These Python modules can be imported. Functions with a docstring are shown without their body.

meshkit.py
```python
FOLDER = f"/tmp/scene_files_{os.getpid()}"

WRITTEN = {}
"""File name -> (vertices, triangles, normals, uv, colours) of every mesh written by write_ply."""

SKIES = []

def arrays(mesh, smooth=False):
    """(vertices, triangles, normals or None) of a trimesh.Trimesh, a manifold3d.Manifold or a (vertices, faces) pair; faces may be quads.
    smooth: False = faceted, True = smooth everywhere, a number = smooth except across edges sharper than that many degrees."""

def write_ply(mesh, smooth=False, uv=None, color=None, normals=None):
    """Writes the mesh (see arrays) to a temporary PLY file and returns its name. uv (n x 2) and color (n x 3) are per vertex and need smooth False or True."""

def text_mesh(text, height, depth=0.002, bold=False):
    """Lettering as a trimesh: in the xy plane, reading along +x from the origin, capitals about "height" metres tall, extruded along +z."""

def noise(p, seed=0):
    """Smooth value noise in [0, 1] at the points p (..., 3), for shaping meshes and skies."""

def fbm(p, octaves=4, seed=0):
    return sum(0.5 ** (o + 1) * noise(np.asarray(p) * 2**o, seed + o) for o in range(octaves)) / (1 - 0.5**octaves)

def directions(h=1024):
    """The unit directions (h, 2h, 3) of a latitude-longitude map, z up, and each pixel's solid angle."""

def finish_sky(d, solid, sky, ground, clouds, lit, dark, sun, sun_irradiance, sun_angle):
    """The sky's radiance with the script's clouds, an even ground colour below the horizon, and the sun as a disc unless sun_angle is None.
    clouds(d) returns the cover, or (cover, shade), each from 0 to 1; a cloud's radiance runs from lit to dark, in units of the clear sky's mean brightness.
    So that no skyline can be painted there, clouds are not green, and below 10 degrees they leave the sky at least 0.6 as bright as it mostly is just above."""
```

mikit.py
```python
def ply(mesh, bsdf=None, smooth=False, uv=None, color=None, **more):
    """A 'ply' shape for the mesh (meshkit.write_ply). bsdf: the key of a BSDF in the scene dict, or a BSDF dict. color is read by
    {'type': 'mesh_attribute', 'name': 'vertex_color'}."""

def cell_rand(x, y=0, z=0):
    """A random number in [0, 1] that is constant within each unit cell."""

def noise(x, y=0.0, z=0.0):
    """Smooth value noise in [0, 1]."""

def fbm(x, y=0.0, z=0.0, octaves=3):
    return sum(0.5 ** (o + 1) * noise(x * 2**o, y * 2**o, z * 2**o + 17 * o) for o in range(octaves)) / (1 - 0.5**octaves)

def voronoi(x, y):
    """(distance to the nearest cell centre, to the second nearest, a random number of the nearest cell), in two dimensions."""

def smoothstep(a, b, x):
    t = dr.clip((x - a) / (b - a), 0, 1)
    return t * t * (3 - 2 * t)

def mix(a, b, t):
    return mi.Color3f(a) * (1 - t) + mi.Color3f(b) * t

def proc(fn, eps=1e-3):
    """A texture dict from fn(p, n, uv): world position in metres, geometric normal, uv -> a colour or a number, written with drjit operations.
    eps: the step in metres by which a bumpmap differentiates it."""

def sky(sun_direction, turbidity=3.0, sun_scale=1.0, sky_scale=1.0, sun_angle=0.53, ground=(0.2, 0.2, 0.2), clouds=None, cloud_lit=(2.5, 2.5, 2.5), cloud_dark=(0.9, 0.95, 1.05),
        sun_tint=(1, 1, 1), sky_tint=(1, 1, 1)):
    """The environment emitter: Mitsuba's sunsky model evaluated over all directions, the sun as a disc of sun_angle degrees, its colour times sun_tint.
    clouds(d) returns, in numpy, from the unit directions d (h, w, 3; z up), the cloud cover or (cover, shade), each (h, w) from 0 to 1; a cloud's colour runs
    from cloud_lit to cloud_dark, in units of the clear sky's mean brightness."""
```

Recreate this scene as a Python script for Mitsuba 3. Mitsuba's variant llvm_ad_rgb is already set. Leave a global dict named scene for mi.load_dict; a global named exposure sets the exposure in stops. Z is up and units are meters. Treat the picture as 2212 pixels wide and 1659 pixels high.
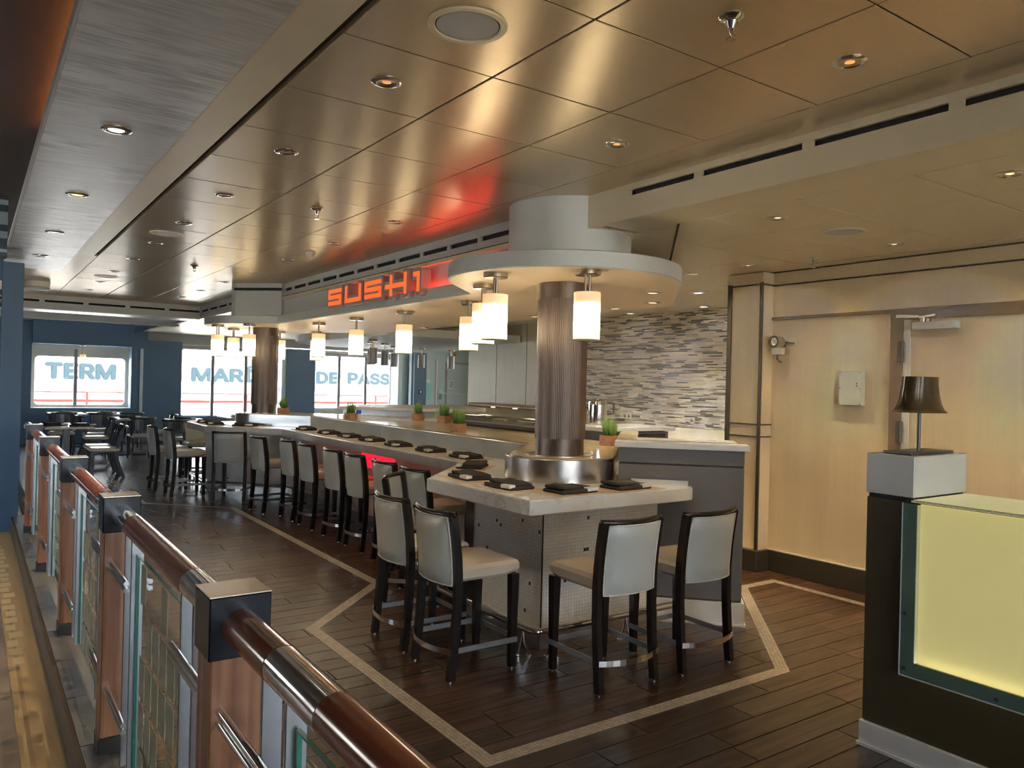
import math, random
import numpy as np, trimesh, mitsuba as mi, drjit as dr
import mikit, meshkit
from shapely.geometry import Polygon, Point, LineString, box as sbox
from shapely.ops import unary_union
from shapely import affinity

T = mi.ScalarTransform4f
scene, labels = {}, {}
random.seed(7)
rng = np.random.default_rng(7)

# ------------------------------------------------------------------ camera, sky, exposure
EYE = 1.62
YAW, PITCH, ROLL, FOCAL = math.radians(35.024), math.radians(0.0625), math.radians(1.4148), 1669.28
_f = np.array([math.sin(YAW) * math.cos(PITCH), math.cos(YAW) * math.cos(PITCH), math.sin(PITCH)])
_r = np.array([math.cos(YAW), -math.sin(YAW), 0.0])
_u = np.cross(_r, _f)
_up = _u * math.cos(ROLL) - _r * math.sin(ROLL)
scene['camera'] = {'type': 'perspective', 'fov_axis': 'x', 'fov': math.degrees(2 * math.atan(1106 / FOCAL)), 'near_clip': 0.05, 'far_clip': 500.0,
                   'to_world': T().look_at(origin=[0, 0, EYE], target=[float(v) for v in np.array([0, 0, EYE]) + _f], up=[float(v) for v in _up])}
exposure = 1.2
SKY = 2.0
scene['sky'] = mikit.sky([-0.25, -0.45, 0.86], turbidity=3.0, sun_scale=13.0 * SKY, sky_scale=22.0 * SKY, ground=(0.35, 0.36, 0.36),
                         clouds=lambda d: (0.85 + 0.1 * meshkit.fbm(d * 3.0, 3), 0.25 * meshkit.fbm(d * 4.0 + 5, 3)), cloud_lit=(1.04, 1.2, 1.36), cloud_dark=(0.82, 0.95, 1.08), sky_tint=(1, 1, 1))
WARM = np.array([1.0, 0.76, 0.46])
PEND = 6.0          # radiance of the lit pendant shades
SPOT = 1.0          # factor of the recessed downlights

# ------------------------------------------------------------------ helpers
def lin(r, g, b):
    return [((v / 255 / 12.92) if v / 255 <= 0.04045 else ((v / 255 + 0.055) / 1.055) ** 2.4) for v in (r, g, b)]

def rgb(c): return {'type': 'rgb', 'value': [float(v) for v in c]}

def pbr(key, color, rough=0.5, metal=0.0, spec=0.5, coat=0.0, coat_gloss=0.9, bump=None, bscale=1.0, two=False, **kw):
    d = {'type': 'principled', 'base_color': color if isinstance(color, dict) else rgb(color), 'roughness': rough, 'metallic': metal}
    if metal == 0: d['specular'] = spec
    if coat: d['clearcoat'] = coat; d['clearcoat_gloss'] = coat_gloss
    d.update(kw)
    if bump is not None: d = {'type': 'bumpmap', 'arbitrary': bump, 'scale': bscale, 'bsdf': d}
    scene[key] = {'type': 'twosided', 'bsdf': d}
    return key

_count = {}
def num(name):
    n = _count.get(name, -1) + 1
    _count[name] = n
    return name if n == 0 else f'{name}_{n:03d}'

def thing(name, label, cat, group=None):
    k = num(name)
    labels[k] = {'label': label, 'category': cat}
    if group: labels[k]['group'] = group
    return k

def part(parent, name, mesh, mat, smooth=False, M=None, emit=None, label=None, uv=None, color=None):
    k = num(parent + '__' + name)
    d = dict(mesh) if isinstance(mesh, dict) else mikit.ply(mesh, mat, smooth=smooth, uv=uv, color=color)
    if M is not None: d['to_world'] = M
    if emit is not None: d['emitter'] = emit
    scene[k] = d
    if label: labels[k] = {'label': label}
    return k

def struct(name, mesh, mat, label=None, smooth=False, cat=None, **kw):
    d = mikit.ply(mesh, mat, smooth=smooth, **kw)
    scene[name] = d
    labels[name] = {'kind': 'structure'}
    if label: labels[name]['label'] = label
    if cat: labels[name]['category'] = cat
    return name

def whole(name, label, cat, mesh, mat, smooth=False, group=None, M=None, emit=None, kind=None):
    k = thing(name, label, cat, group)
    d = dict(mesh) if isinstance(mesh, dict) else mikit.ply(mesh, mat, smooth=smooth)
    if M is not None: d['to_world'] = M
    if emit is not None: d['emitter'] = emit
    scene[k] = d
    if kind: labels[k]['kind'] = kind
    return k

def cat(*ms):
    ms = [m for x in ms for m in (x if isinstance(x, (list, tuple)) else [x])]
    return trimesh.util.concatenate(ms)

def bx(x0, x1, y0, y1, z0, z1, b=0.0):
    x0, x1 = min(x0, x1), max(x0, x1); y0, y1 = min(y0, y1), max(y0, y1); z0, z1 = min(z0, z1), max(z0, z1)
    if b <= 0:
        m = trimesh.creation.box((x1 - x0, y1 - y0, z1 - z0)); m.apply_translation(((x0 + x1) / 2, (y0 + y1) / 2, (z0 + z1) / 2)); return m
    b = min(b, (x1 - x0) * .45, (y1 - y0) * .45, (z1 - z0) * .45)
    pts = []
    for sx in (0, 1):
        for sy in (0, 1):
            for sz in (0, 1):
                c = np.array([(x0, x1)[sx], (y0, y1)[sy], (z0, z1)[sz]], float); s = np.array([1 - 2 * sx, 1 - 2 * sy, 1 - 2 * sz]) * b
                for k in range(3):
                    o = s.copy(); o[k] = 0; pts.append(c + o)
    return trimesh.Trimesh(np.array(pts)).convex_hull

def cyl(x, y, z0, z1, r, n=24, r2=None):
    return lathe([(0, z0), (r, z0), (r2 if r2 is not None else r, z1), (0, z1)], n, (x, y))

def lathe(prof, n=32, at=(0, 0)):
    a = np.arange(n) * 2 * math.pi / n
    V, F, rings = [], [], []
    for r, z in prof:
        if r <= 1e-9: rings.append([len(V)]); V.append((at[0], at[1], z))
        else:
            rings.append(list(range(len(V), len(V) + n))); V.extend((at[0] + r * math.cos(t), at[1] + r * math.sin(t), z) for t in a)
    for A, B in zip(rings[:-1], rings[1:]):
        for i in range(n):
            j = (i + 1) % n
            if len(A) == 1 and len(B) == 1: continue
            if len(A) == 1: F.append((A[0], B[j], B[i]))
            elif len(B) == 1: F.append((A[i], A[j], B[0]))
            else: F += [(A[i], A[j], B[j]), (A[i], B[j], B[i])]
    return trimesh.Trimesh(np.array(V, float), np.array(F), process=False)

def tube(pts, r, n=12, caps=True, closed=False):
    P = np.array(pts, float); m = len(P)
    tang = np.gradient(P, axis=0) if not closed else np.roll(P, -1, 0) - np.roll(P, 1, 0)
    tang /= np.linalg.norm(tang, axis=1, keepdims=True)
    ref = np.array([0, 0, 1.0]) if abs(tang[0][2]) < .9 else np.array([1.0, 0, 0])
    V, F = [], []
    nx = np.cross(tang[0], ref); nx /= np.linalg.norm(nx)
    rs = r if hasattr(r, '__len__') else [r] * m
    for i in range(m):
        nx = nx - tang[i] * (nx @ tang[i]); nx /= np.linalg.norm(nx); ny = np.cross(tang[i], nx)
        for k in range(n):
            a = 2 * math.pi * k / n; V.append(P[i] + rs[i] * (math.cos(a) * nx + math.sin(a) * ny))
    for i in range(m if closed else m - 1):
        for k in range(n):
            a, b = i * n + k, i * n + (k + 1) % n; c, d = ((i + 1) % m) * n + (k + 1) % n, ((i + 1) % m) * n + k
            F += [(a, b, c), (a, c, d)]
    if caps and not closed:
        V += [P[0], P[-1]]
        for k in range(n):
            F += [(len(V) - 2, (k + 1) % n, k), (len(V) - 1, (m - 1) * n + k, (m - 1) * n + (k + 1) % n)]
    t = trimesh.Trimesh(np.array(V), np.array(F), process=False)
    return t

def prism(poly, z0, z1, b=0.0):
    """A polygon (shapely, holes allowed) from z0 to z1, its outer edges chamfered by b."""
    if isinstance(poly, (list, tuple)): poly = Polygon(poly)
    if hasattr(poly, 'geoms'): return cat([prism(g, z0, z1, b) for g in poly.geoms])
    poly = poly.buffer(0)
    if b <= 0 or len(poly.interiors):
        m = trimesh.creation.extrude_polygon(poly, z1 - z0, engine='earcut'); m.apply_translation((0, 0, z0)); return m
    ring = np.array(Polygon(poly.exterior).exterior.coords)[:-1]
    if Polygon(ring).exterior.is_ccw is False: ring = ring[::-1]
    n = len(ring); d1 = ring - np.roll(ring, 1, 0); d2 = np.roll(ring, -1, 0) - ring
    d1 /= np.linalg.norm(d1, axis=1, keepdims=True); d2 /= np.linalg.norm(d2, axis=1, keepdims=True)
    n1 = np.stack([-d1[:, 1], d1[:, 0]], 1); n2 = np.stack([-d2[:, 1], d2[:, 0]], 1)
    mit = (n1 + n2) / np.maximum(1 + (n1 * n2).sum(1, keepdims=True), .2)
    ins = ring + mit * b
    lev = [(ins, z0), (ring, z0 + b), (ring, z1 - b), (ins, z1)]
    V = np.vstack([np.c_[p, np.full(n, z)] for p, z in lev]); F = []
    for l in range(3):
        for i in range(n):
            j = (i + 1) % n; a, b_, c, d = l * n + i, l * n + j, (l + 1) * n + j, (l + 1) * n + i
            F += [(a, b_, c), (a, c, d)]
    import mapbox_earcut as me
    try: tri = me.triangulate_float64(ins, np.array([n])).reshape(-1, 3)
    except Exception: tri = me.triangulate_float64(ins.astype(np.float64), np.array([n], np.uint32)).reshape(-1, 3)
    e1, e2 = ins[tri[:, 1]] - ins[tri[:, 0]], ins[tri[:, 2]] - ins[tri[:, 0]]; ar = e1[:, 0] * e2[:, 1] - e1[:, 1] * e2[:, 0]
    tri = np.where((ar < 0)[:, None], tri[:, ::-1], tri)
    F = np.vstack([np.array(F), tri[:, ::-1], tri + 3 * n])
    return trimesh.Trimesh(V, F, process=False)

def xz(poly, y0, y1):
    """A polygon drawn in (x, z), standing between y0 and y1."""
    m = prism(poly, 0, y1 - y0)
    m.apply_transform(np.array([[1, 0, 0, 0], [0, 0, -1, y1], [0, 1, 0, 0], [0, 0, 0, 1.0]])); return m

def yz(poly, x0, x1):
    """A polygon drawn in (y, z), standing between x0 and x1."""
    m = prism(poly, 0, x1 - x0)
    m.apply_transform(np.array([[0, 0, 1, x0], [1, 0, 0, 0], [0, 1, 0, 0], [0, 0, 0, 1.0]])); return m

def rrect(x0, x1, y0, y1, r):
    return sbox(x0 + r, y0 + r, x1 - r, y1 - r).buffer(r, quad_segs=5)

def place(x, y, z=0, deg=0, s=1.0): return T().translate([x, y, z]).rotate([0, 0, 1], deg).scale(s)

def hull(pts): return trimesh.Trimesh(np.array(pts, float)).convex_hull

ORD = ['nearest', 'second', 'third', 'fourth', 'fifth', 'sixth', 'seventh', 'eighth', 'ninth', 'tenth', 'eleventh', 'twelfth', 'thirteenth', 'fourteenth']
def nth(i): return ORD[i] if i == 0 else ORD[i] + ' nearest'

def area(c): return {'type': 'area', 'radiance': rgb(c)}

# ------------------------------------------------------------------ materials
P = mikit
def wood_fn(dark, light, ax, sx, st, seed=0.0):
    def fn(p, n, uv):
        c = {'x': (p.x, p.y, p.z), 'y': (p.y, p.x, p.z), 'z': (p.z, p.x, p.y)}[ax]
        g = P.fbm(c[0] * sx + seed, c[1] * st, c[2] * st, 4)
        return P.mix(dark, light, dr.clip((g - .3) * 2.2, 0, 1))
    return P.proc(fn)
pbr('m_plank_a', wood_fn((.0145, .0066, .0037), (.030, .0145, .0080), 'x', 3, 60), .33, spec=.4)
pbr('m_plank_b', wood_fn((.0165, .0078, .0045), (.035, .0165, .0093), 'x', 3, 60, 9.), .35, spec=.4)
pbr('m_plank_c', wood_fn((.011, .0056, .0033), (.023, .0118, .0070), 'x', 3, 60, 21.), .31, spec=.4)
pbr('m_floor_base', (.012, .009, .007), .7)
def mosaic(p, n, uv):
    fu, fv = uv.x / .02 - dr.floor(uv.x / .02), uv.y / .02 - dr.floor(uv.y / .02)
    j = dr.select((fu < .12) | (fv < .12), 1.0, 0.0)
    t = P.cell_rand(uv.x / .02, uv.y / .02)
    return P.mix(P.mix((.15, .128, .103), (.215, .184, .148), t), (.07, .055, .045), j)
pbr('m_mosaic', P.proc(mosaic), .4)
def brushed(c0, c1, ax='x', k=400):
    def fn(p, n, uv):
        a = {'x': p.x, 'y': p.y, 'z': p.z}[ax]
        g = P.fbm(a * k, p.x * 3 + p.y * 3, p.z * 3, 3)
        return P.mix(c0, c1, g)
    return P.proc(fn)
def ceil_fn(p, n, uv):
    g = P.fbm(p.x * 5, p.y * 180, 0.3, 3); h = P.fbm(p.x * 1.1, p.y * 1.1, 4.0, 2)
    return P.mix((.58, .465, .315), (.67, .545, .385), .6 * g + .4 * h)
pbr('m_ceiling', P.proc(ceil_fn), .32, metal=.8, anisotropic=.8)
pbr('m_ceiling_flat', (.66, .565, .39), .42, metal=.25)
pbr('m_slab', (.60, .62, .59), .5)
pbr('m_under_lit', (.78, .62, .43), .45)  # warm pendant light painted into the soffit underside
pbr('m_slab_side', (.60, .62, .60), .55)
pbr('m_fascia', (.40, .41, .395), .5)
pbr('m_joint', (.02, .017, .014), .8)
def leftsoff(p, n, uv):
    g = P.fbm(p.x * 9, p.y * 70, 2.0, 4); h = P.fbm(p.x * 3.5, p.y * 11, 7.0, 4); b = P.smoothstep(.3, .7, P.fbm(p.x * 2.5, p.y * 2.0, 1.0, 2))
    return P.mix((.40, .385, .355), (.64, .625, .59), dr.clip((g - .5) * (.7 + b) + (h - .5) * 2.0 * b + .62, 0, 1))
pbr('m_left_soffit', P.proc(leftsoff), .38, metal=.4)
pbr('m_slot', (.012, .011, .010), .8)
def panel_fn(p, n, uv):
    g = P.fbm(p.y * 110 + p.x * 110, p.z * 2.2, 1.0, 3); h = P.fbm(p.y * 7 + p.x * 7, p.z * .25, 3.0, 3)
    return P.mix((.43, .345, .215), (.53, .43, .28), dr.clip(.35 * g + .65 * h, 0, 1))
pbr('m_wall_panel', P.proc(panel_fn), .6, spec=.3)
def panel2_fn(p, n, uv):
    g = P.fbm(p.y * 90 + p.x * 90, p.z * 2.0, 1.0, 3)
    return P.mix((.55, .54, .46), (.67, .66, .57), g)
pbr('m_wall_panel_far', P.proc(panel2_fn), .45)
pbr('m_wall_cool', (.50, .60, .62), .45)
pbr('m_brown_frame', (.075, .052, .033), .45)
pbr('m_black_base', (.016, .014, .010), .4)
pbr('m_hazed_wall', (.050, .105, .180), .5)  # bluish window haze is put into this dark wall colour
pbr('m_grey_wall', (.27, .28, .28), .55)
pbr('m_white', (.72, .72, .70), .35)
pbr('m_white_box', (.50, .51, .49), .35)
pbr('m_white_matte', (.75, .75, .74), .6)
pbr('m_frame_beige', (.50, .48, .42), .5)
pbr('m_mullion', (.16, .15, .17), .5)
def quartz(p, n, uv):
    g = P.fbm(p.x * 9, p.y * 9, p.z * 9, 4); s = P.noise(p.x * 160, p.y * 160, p.z * 160)
    v = dr.clip(1 - dr.abs(g - .5) * 26, 0, 1) * P.smoothstep(.45, .7, P.noise(p.x * 2.3, p.y * 2.3, 3.0))
    return P.mix(P.mix((.74, .755, .75), (.81, .825, .82), s), (.45, .44, .43), .55 * v)
pbr('m_counter', P.proc(quartz), .16, spec=.5)
def stone(p, n, uv):
    g = P.fbm(p.x * 14, p.y * 3.5, p.z * 5, 5)
    return P.mix((.24, .19, .12), (.46, .39, .27), g)
pbr('m_stone', P.proc(stone), .12, spec=.5)
pbr('m_steel', brushed((.55, .53, .50), (.68, .66, .63), 'z', 500), .24, metal=1.0)
pbr('m_steel_cool', brushed((.66, .72, .74), (.80, .85, .87), 'x', 6), .3, metal=.2)
pbr('m_chrome', (.72, .71, .69), .10, metal=1.0)
pbr('m_nickel', (.48, .42, .34), .28, metal=1.0)
def tile_fn(p, n, uv):
    u = p.x + p.y; k = .0225
    fu, fv = u / k - dr.floor(u / k), p.z / k - dr.floor(p.z / k)
    # the grid follows the face: x on the end face, y on the long faces
    a = dr.select(dr.abs(n.y) > .9, p.x, dr.select(dr.abs(n.x) > .9, p.y, (p.x + p.y * dr.select(n.x * n.y > 0, -1.0, 1.0)) * .7071))
    fu = a / k - dr.floor(a / k)
    j = dr.select((fu < .11) | (fv < .11), 1.0, 0.0)
    r = P.cell_rand(a / k, p.z / k, dr.select(dr.abs(n.y) > .9, 13.0, 47.0))
    col = P.mix((.78, .80, .79), (.86, .88, .87), P.cell_rand(a / k, p.z / k, 9))
    col = dr.select(r < .0065, mi.Color3f(.02, .018, .015), col)
    return P.mix(col, (.56, .56, .54), j)
pbr('m_mosaic_wall', P.proc(tile_fn), .22)
pbr('m_charcoal', (.105, .098, .092), .5)
pbr('m_kiosk_dark', (.040, .030, .014), .5, spec=.25)
pbr('m_leather', (.33, .322, .28), .33, spec=.5)
pbr('m_seat_lit', (.33, .275, .205), .34, spec=.5)  # grey leather with the tan of warm lamplight mixed in
pbr('m_piping', (.50, .48, .42), .4)
pbr('m_espresso', (.007, .005, .0045), .2, spec=.4, coat=.25)
pbr('m_napkin', (.014, .013, .013), .75)
pbr('m_paper', (.74, .73, .70), .6)
pbr('m_placemat', wood_fn((.60, .45, .30), (.72, .56, .38), 'y', 4, 60), .5)
pbr('m_planter', wood_fn((.36, .17, .08), (.50, .26, .13), 'x', 8, 40), .5)
scene['m_grass'] = {'type': 'twosided', 'bsdf': {'type': 'diffuse', 'reflectance': P.proc(lambda p, n, uv: P.mix((.05, .13, .025), (.26, .42, .11), P.smoothstep(1.18, 1.32, p.z)))}}
def column_fn(p, n, uv):
    return mi.Color3f(.135, .105, .088) * (0.85 + .3 * P.noise(p.x * 40, p.y * 40, .5))
pbr('m_column', P.proc(column_fn), .40, metal=.8)
pbr('m_rail_wood', wood_fn((.12, .028, .011), (.26, .072, .026), 'y', 2, 30), .16, coat=.8)
pbr('m_post_wood', wood_fn((.17, .063, .025), (.36, .165, .076), 'z', 1.5, 45), .35, coat=.2)
pbr('m_cap', (.004, .006, .010), .25, spec=.35)
pbr('m_cap_top', (.58, .47, .38), .30, metal=.9)
pbr('m_flatbar', (.42, .43, .44), .28, metal=.9)
scene['m_glass'] = {'type': 'thindielectric', 'specular_transmittance': rgb((.93, .97, .95))}
scene['m_window_glass'] = {'type': 'thindielectric', 'int_ior': 1.08, 'specular_transmittance': rgb((.97, .99, .98))}
pbr('m_glass_edge', (.02, .16, .11), .15)
scene['m_frost'] = {'type': 'principledthin', 'base_color': rgb((.62, .61, .50)), 'roughness': .5, 'spec_trans': .35, 'diff_trans': .9}
def carpet_fn(p, n, uv):
    w = P.noise(p.x * 900, p.y * 900, 0.0)
    base = P.mix((.30, .205, .10), (.38, .27, .14), w)
    return base
pbr('m_carpet', P.proc(carpet_fn), .9)
pbr('m_carpet_light', (.47, .36, .20), .9)
pbr('m_carpet_dark', (.23, .155, .08), .9)
pbr('m_side_floor', (.17, .135, .105), .4)
pbr('m_curb_tile', (.10, .105, .11), .4)
pbr('m_curb_side', (.085, .06, .035), .6)
pbr('m_dark_ceiling', (.05, .036, .028), .55)
pbr('m_balcony_dark', (.03, .06, .085), .5)
pbr('m_balcony_light', (.30, .37, .38), .5)
pbr('m_grey_shade', (.30, .29, .29), .4)
scene['m_lamp'] = {'type': 'diffuse', 'reflectance': rgb((.7, .66, .58))}
pbr('m_bulb', (.45, .22, .08), .3)  # orange colour stands in for the dim filament glow
pbr('m_red', (.65, .02, .04), .4)
pbr('m_sign_back', (.34, .29, .27), .4)
scene['m_sign_face'] = {'type': 'diffuse', 'reflectance': rgb((.6, .2, .1))}
pbr('m_case_black', (.03, .032, .036), .3, coat=.5)
pbr('m_plastic_white', (.52, .49, .42), .45)
pbr('m_plastic_box', (.40, .38, .31), .5)
pbr('m_smoke_glass', (.030, .019, .005), .06, coat=1.0)
pbr('m_hazed_wood', (.020, .026, .036), .2, coat=.5)  # dark wood lifted towards blue to carry the haze
pbr('m_dining_seat', (.42, .38, .33), .35)
pbr('m_dining_table', (.60, .56, .52), .16)
pbr('m_terminal', (.80, .80, .80), .7)
scene['m_letter'] = {'type': 'diffuse', 'reflectance': rgb((.016, .026, .033))}
pbr('m_teal', (.11, .165, .135), .15)
scene['m_panel'] = {'type': 'diffuse', 'reflectance': rgb((.5, .45, .28))}
pbr('m_terminal_green', (.10, .35, .22), .5)
pbr('m_deck', (.66, .66, .66), .7)
scene['m_deck_rail'] = {'type': 'diffuse', 'reflectance': rgb((.060, .020, .020))}
pbr('m_blue_plastic', (.02, .05, .6), .3)
pbr('m_dark_glass', (.02, .03, .04), .12)
pbr('m_green_sign', (.30, .62, .58), .5)
scene['m_strip'] = {'type': 'principled', 'base_color': {'type': 'mesh_attribute', 'name': 'vertex_color'}, 'roughness': .35, 'specular': .5}

# ================================================================== SETTING
FLOOR_X1 = 12.8
# floor: planks running across the room
struct('floor', bx(.52, FLOOR_X1, -6.2, 21.0, -.20, -.006), 'm_floor_base', 'dark brown wood-look plank floor')
PW, PL, GAP = .152, .92, .005
plank = [mikit.ply(bx(GAP / 2, PL - GAP / 2, GAP / 2, PW - GAP / 2, -.02, 0, .0012), m) for m in ('m_plank_a', 'm_plank_b', 'm_plank_c')]
cells = []
for j in range(-14, int(21 / PW) - 1):
    off = (j * .37 + .13 * ((j * 7) % 5)) % 1.0 * PL
    x = .63 - off
    while x < 6.3:
        x0, x1 = max(x, .63), min(x + PL, 6.3)
        if x1 - x0 > .03: cells.append((x0, x1, j * PW, full := (x0 == x and x1 == x + PL)))
        x += PL
def vis(c):
    cx, cy = (c[0] + c[1]) / 2, c[2] + .07
    d = cx * _f[0] + cy * _f[1]; s = (cx * _r[0] + cy * _r[1]) / max(d, .01)
    if d < .8 or abs(s) > .72 or (FOCAL * EYE / d) > 900: return None
    if .63 < cx < 1.1 and cy < 2: return None
    if cx > 3.0 and 3.9 < cy < 12: return None
    return d
order = sorted([c for c in cells if vis(c)], key=vis)
near = set(map(tuple, order[:300]))
rest = []
for i, c in enumerate(cells):
    v = int(rng.integers(0, 3))
    if tuple(c) in near:
        if c[3]: part('floor', 'plank', plank[v], None, M=T().translate([c[0], c[2], 0]))
        else: part('floor', 'plank', bx(c[0] + GAP / 2, c[1] - GAP / 2, c[2] + GAP / 2, c[2] + PW - GAP / 2, -.02, 0), ('m_plank_a', 'm_plank_b', 'm_plank_c')[v])
    else: rest.append(bx(c[0] + GAP / 2, c[1] - GAP / 2, c[2] + GAP / 2, c[2] + PW - GAP / 2, -.02, 0))
rest.append(bx(6.3, FLOOR_X1, -6.2, 21, -.02, 0))
k = part('floor', 'far_planks', cat(rest), 'm_plank_a'); labels[k] = {'kind': 'stuff', 'label': 'planks of the floor farther off'}

# mosaic border strips laid in the floor
def strip(p, q, w=.082, z=.0015):
    p, q = np.array(p, float), np.array(q, float); d = q - p; L = np.linalg.norm(d); d /= L; nrm = np.array([-d[1], d[0]])
    a, b, c, e = p, q, q + nrm * w, p + nrm * w
    V = np.array([[*a, z], [*b, z], [*c, z], [*e, z], [*a, -.004], [*b, -.004], [*c, -.004], [*e, -.004]])
    F = np.array([[0, 1, 2], [0, 2, 3], [4, 6, 5], [4, 7, 6], [0, 5, 1], [0, 4, 5], [1, 6, 2], [1, 5, 6], [2, 7, 3], [2, 6, 7], [3, 4, 0], [3, 7, 4]])
    uv = np.array([[0, 0], [L, 0], [L, w], [0, w]] * 2)
    return trimesh.Trimesh(V, F, process=False), uv
W_ = .082
def band(pts, w=W_):
    """A mitred band to the left of a polyline, one piece per stretch."""
    P_ = [np.array(p, float) for p in pts]
    ns = []
    for a, b in zip(P_[:-1], P_[1:]):
        d = (b - a) / np.linalg.norm(b - a); ns.append(np.array([-d[1], d[0]]))
    inn = []
    for i, p in enumerate(P_):
        if i == 0: inn.append(p + ns[0] * w)
        elif i == len(P_) - 1: inn.append(p + ns[-1] * w)
        else: inn.append(p + (ns[i - 1] + ns[i]) / (1 + ns[i - 1] @ ns[i]) * w)
    for i in range(len(P_) - 1):
        a, b, c, e = P_[i], P_[i + 1], inn[i + 1], inn[i]
        d = (b - a); L = np.linalg.norm(d); d /= L; nn = ns[i]
        q = [a, b, c, e]; z = .0015
        V = np.array([[*v, z] for v in q] + [[*v, -.004] for v in q])
        F = np.array([[0, 1, 2], [0, 2, 3], [4, 6, 5], [4, 7, 6], [0, 5, 1], [0, 4, 5], [1, 6, 2], [1, 5, 6], [2, 7, 3], [2, 6, 7], [3, 4, 0], [3, 7, 4]])
        uv = np.array([[(v - a) @ d, (v - a) @ nn] for v in q] * 2)
        part('floor', 'mosaic_strip', trimesh.Trimesh(V, F, process=False), 'm_mosaic', uv=uv, label='pale mosaic border strip' if i == 0 else None)
band([(5.61, 1.2), (5.61, 4.06), (5.26, 4.06), (3.92, 2.715), (1.815, 2.715), (1.815, 4.86), (2.665, 5.70), (2.665, 9.86), (1.79, 10.70), (1.79, 13.2)][::-1], -W_) if False else band([(1.79, 13.2), (1.79, 10.70), (2.665, 9.86), (2.665, 5.70), (1.815, 4.86), (1.815, 2.715), (3.92, 2.715), (5.26, 4.06), (5.61, 4.06), (5.61, 1.2)])

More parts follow.
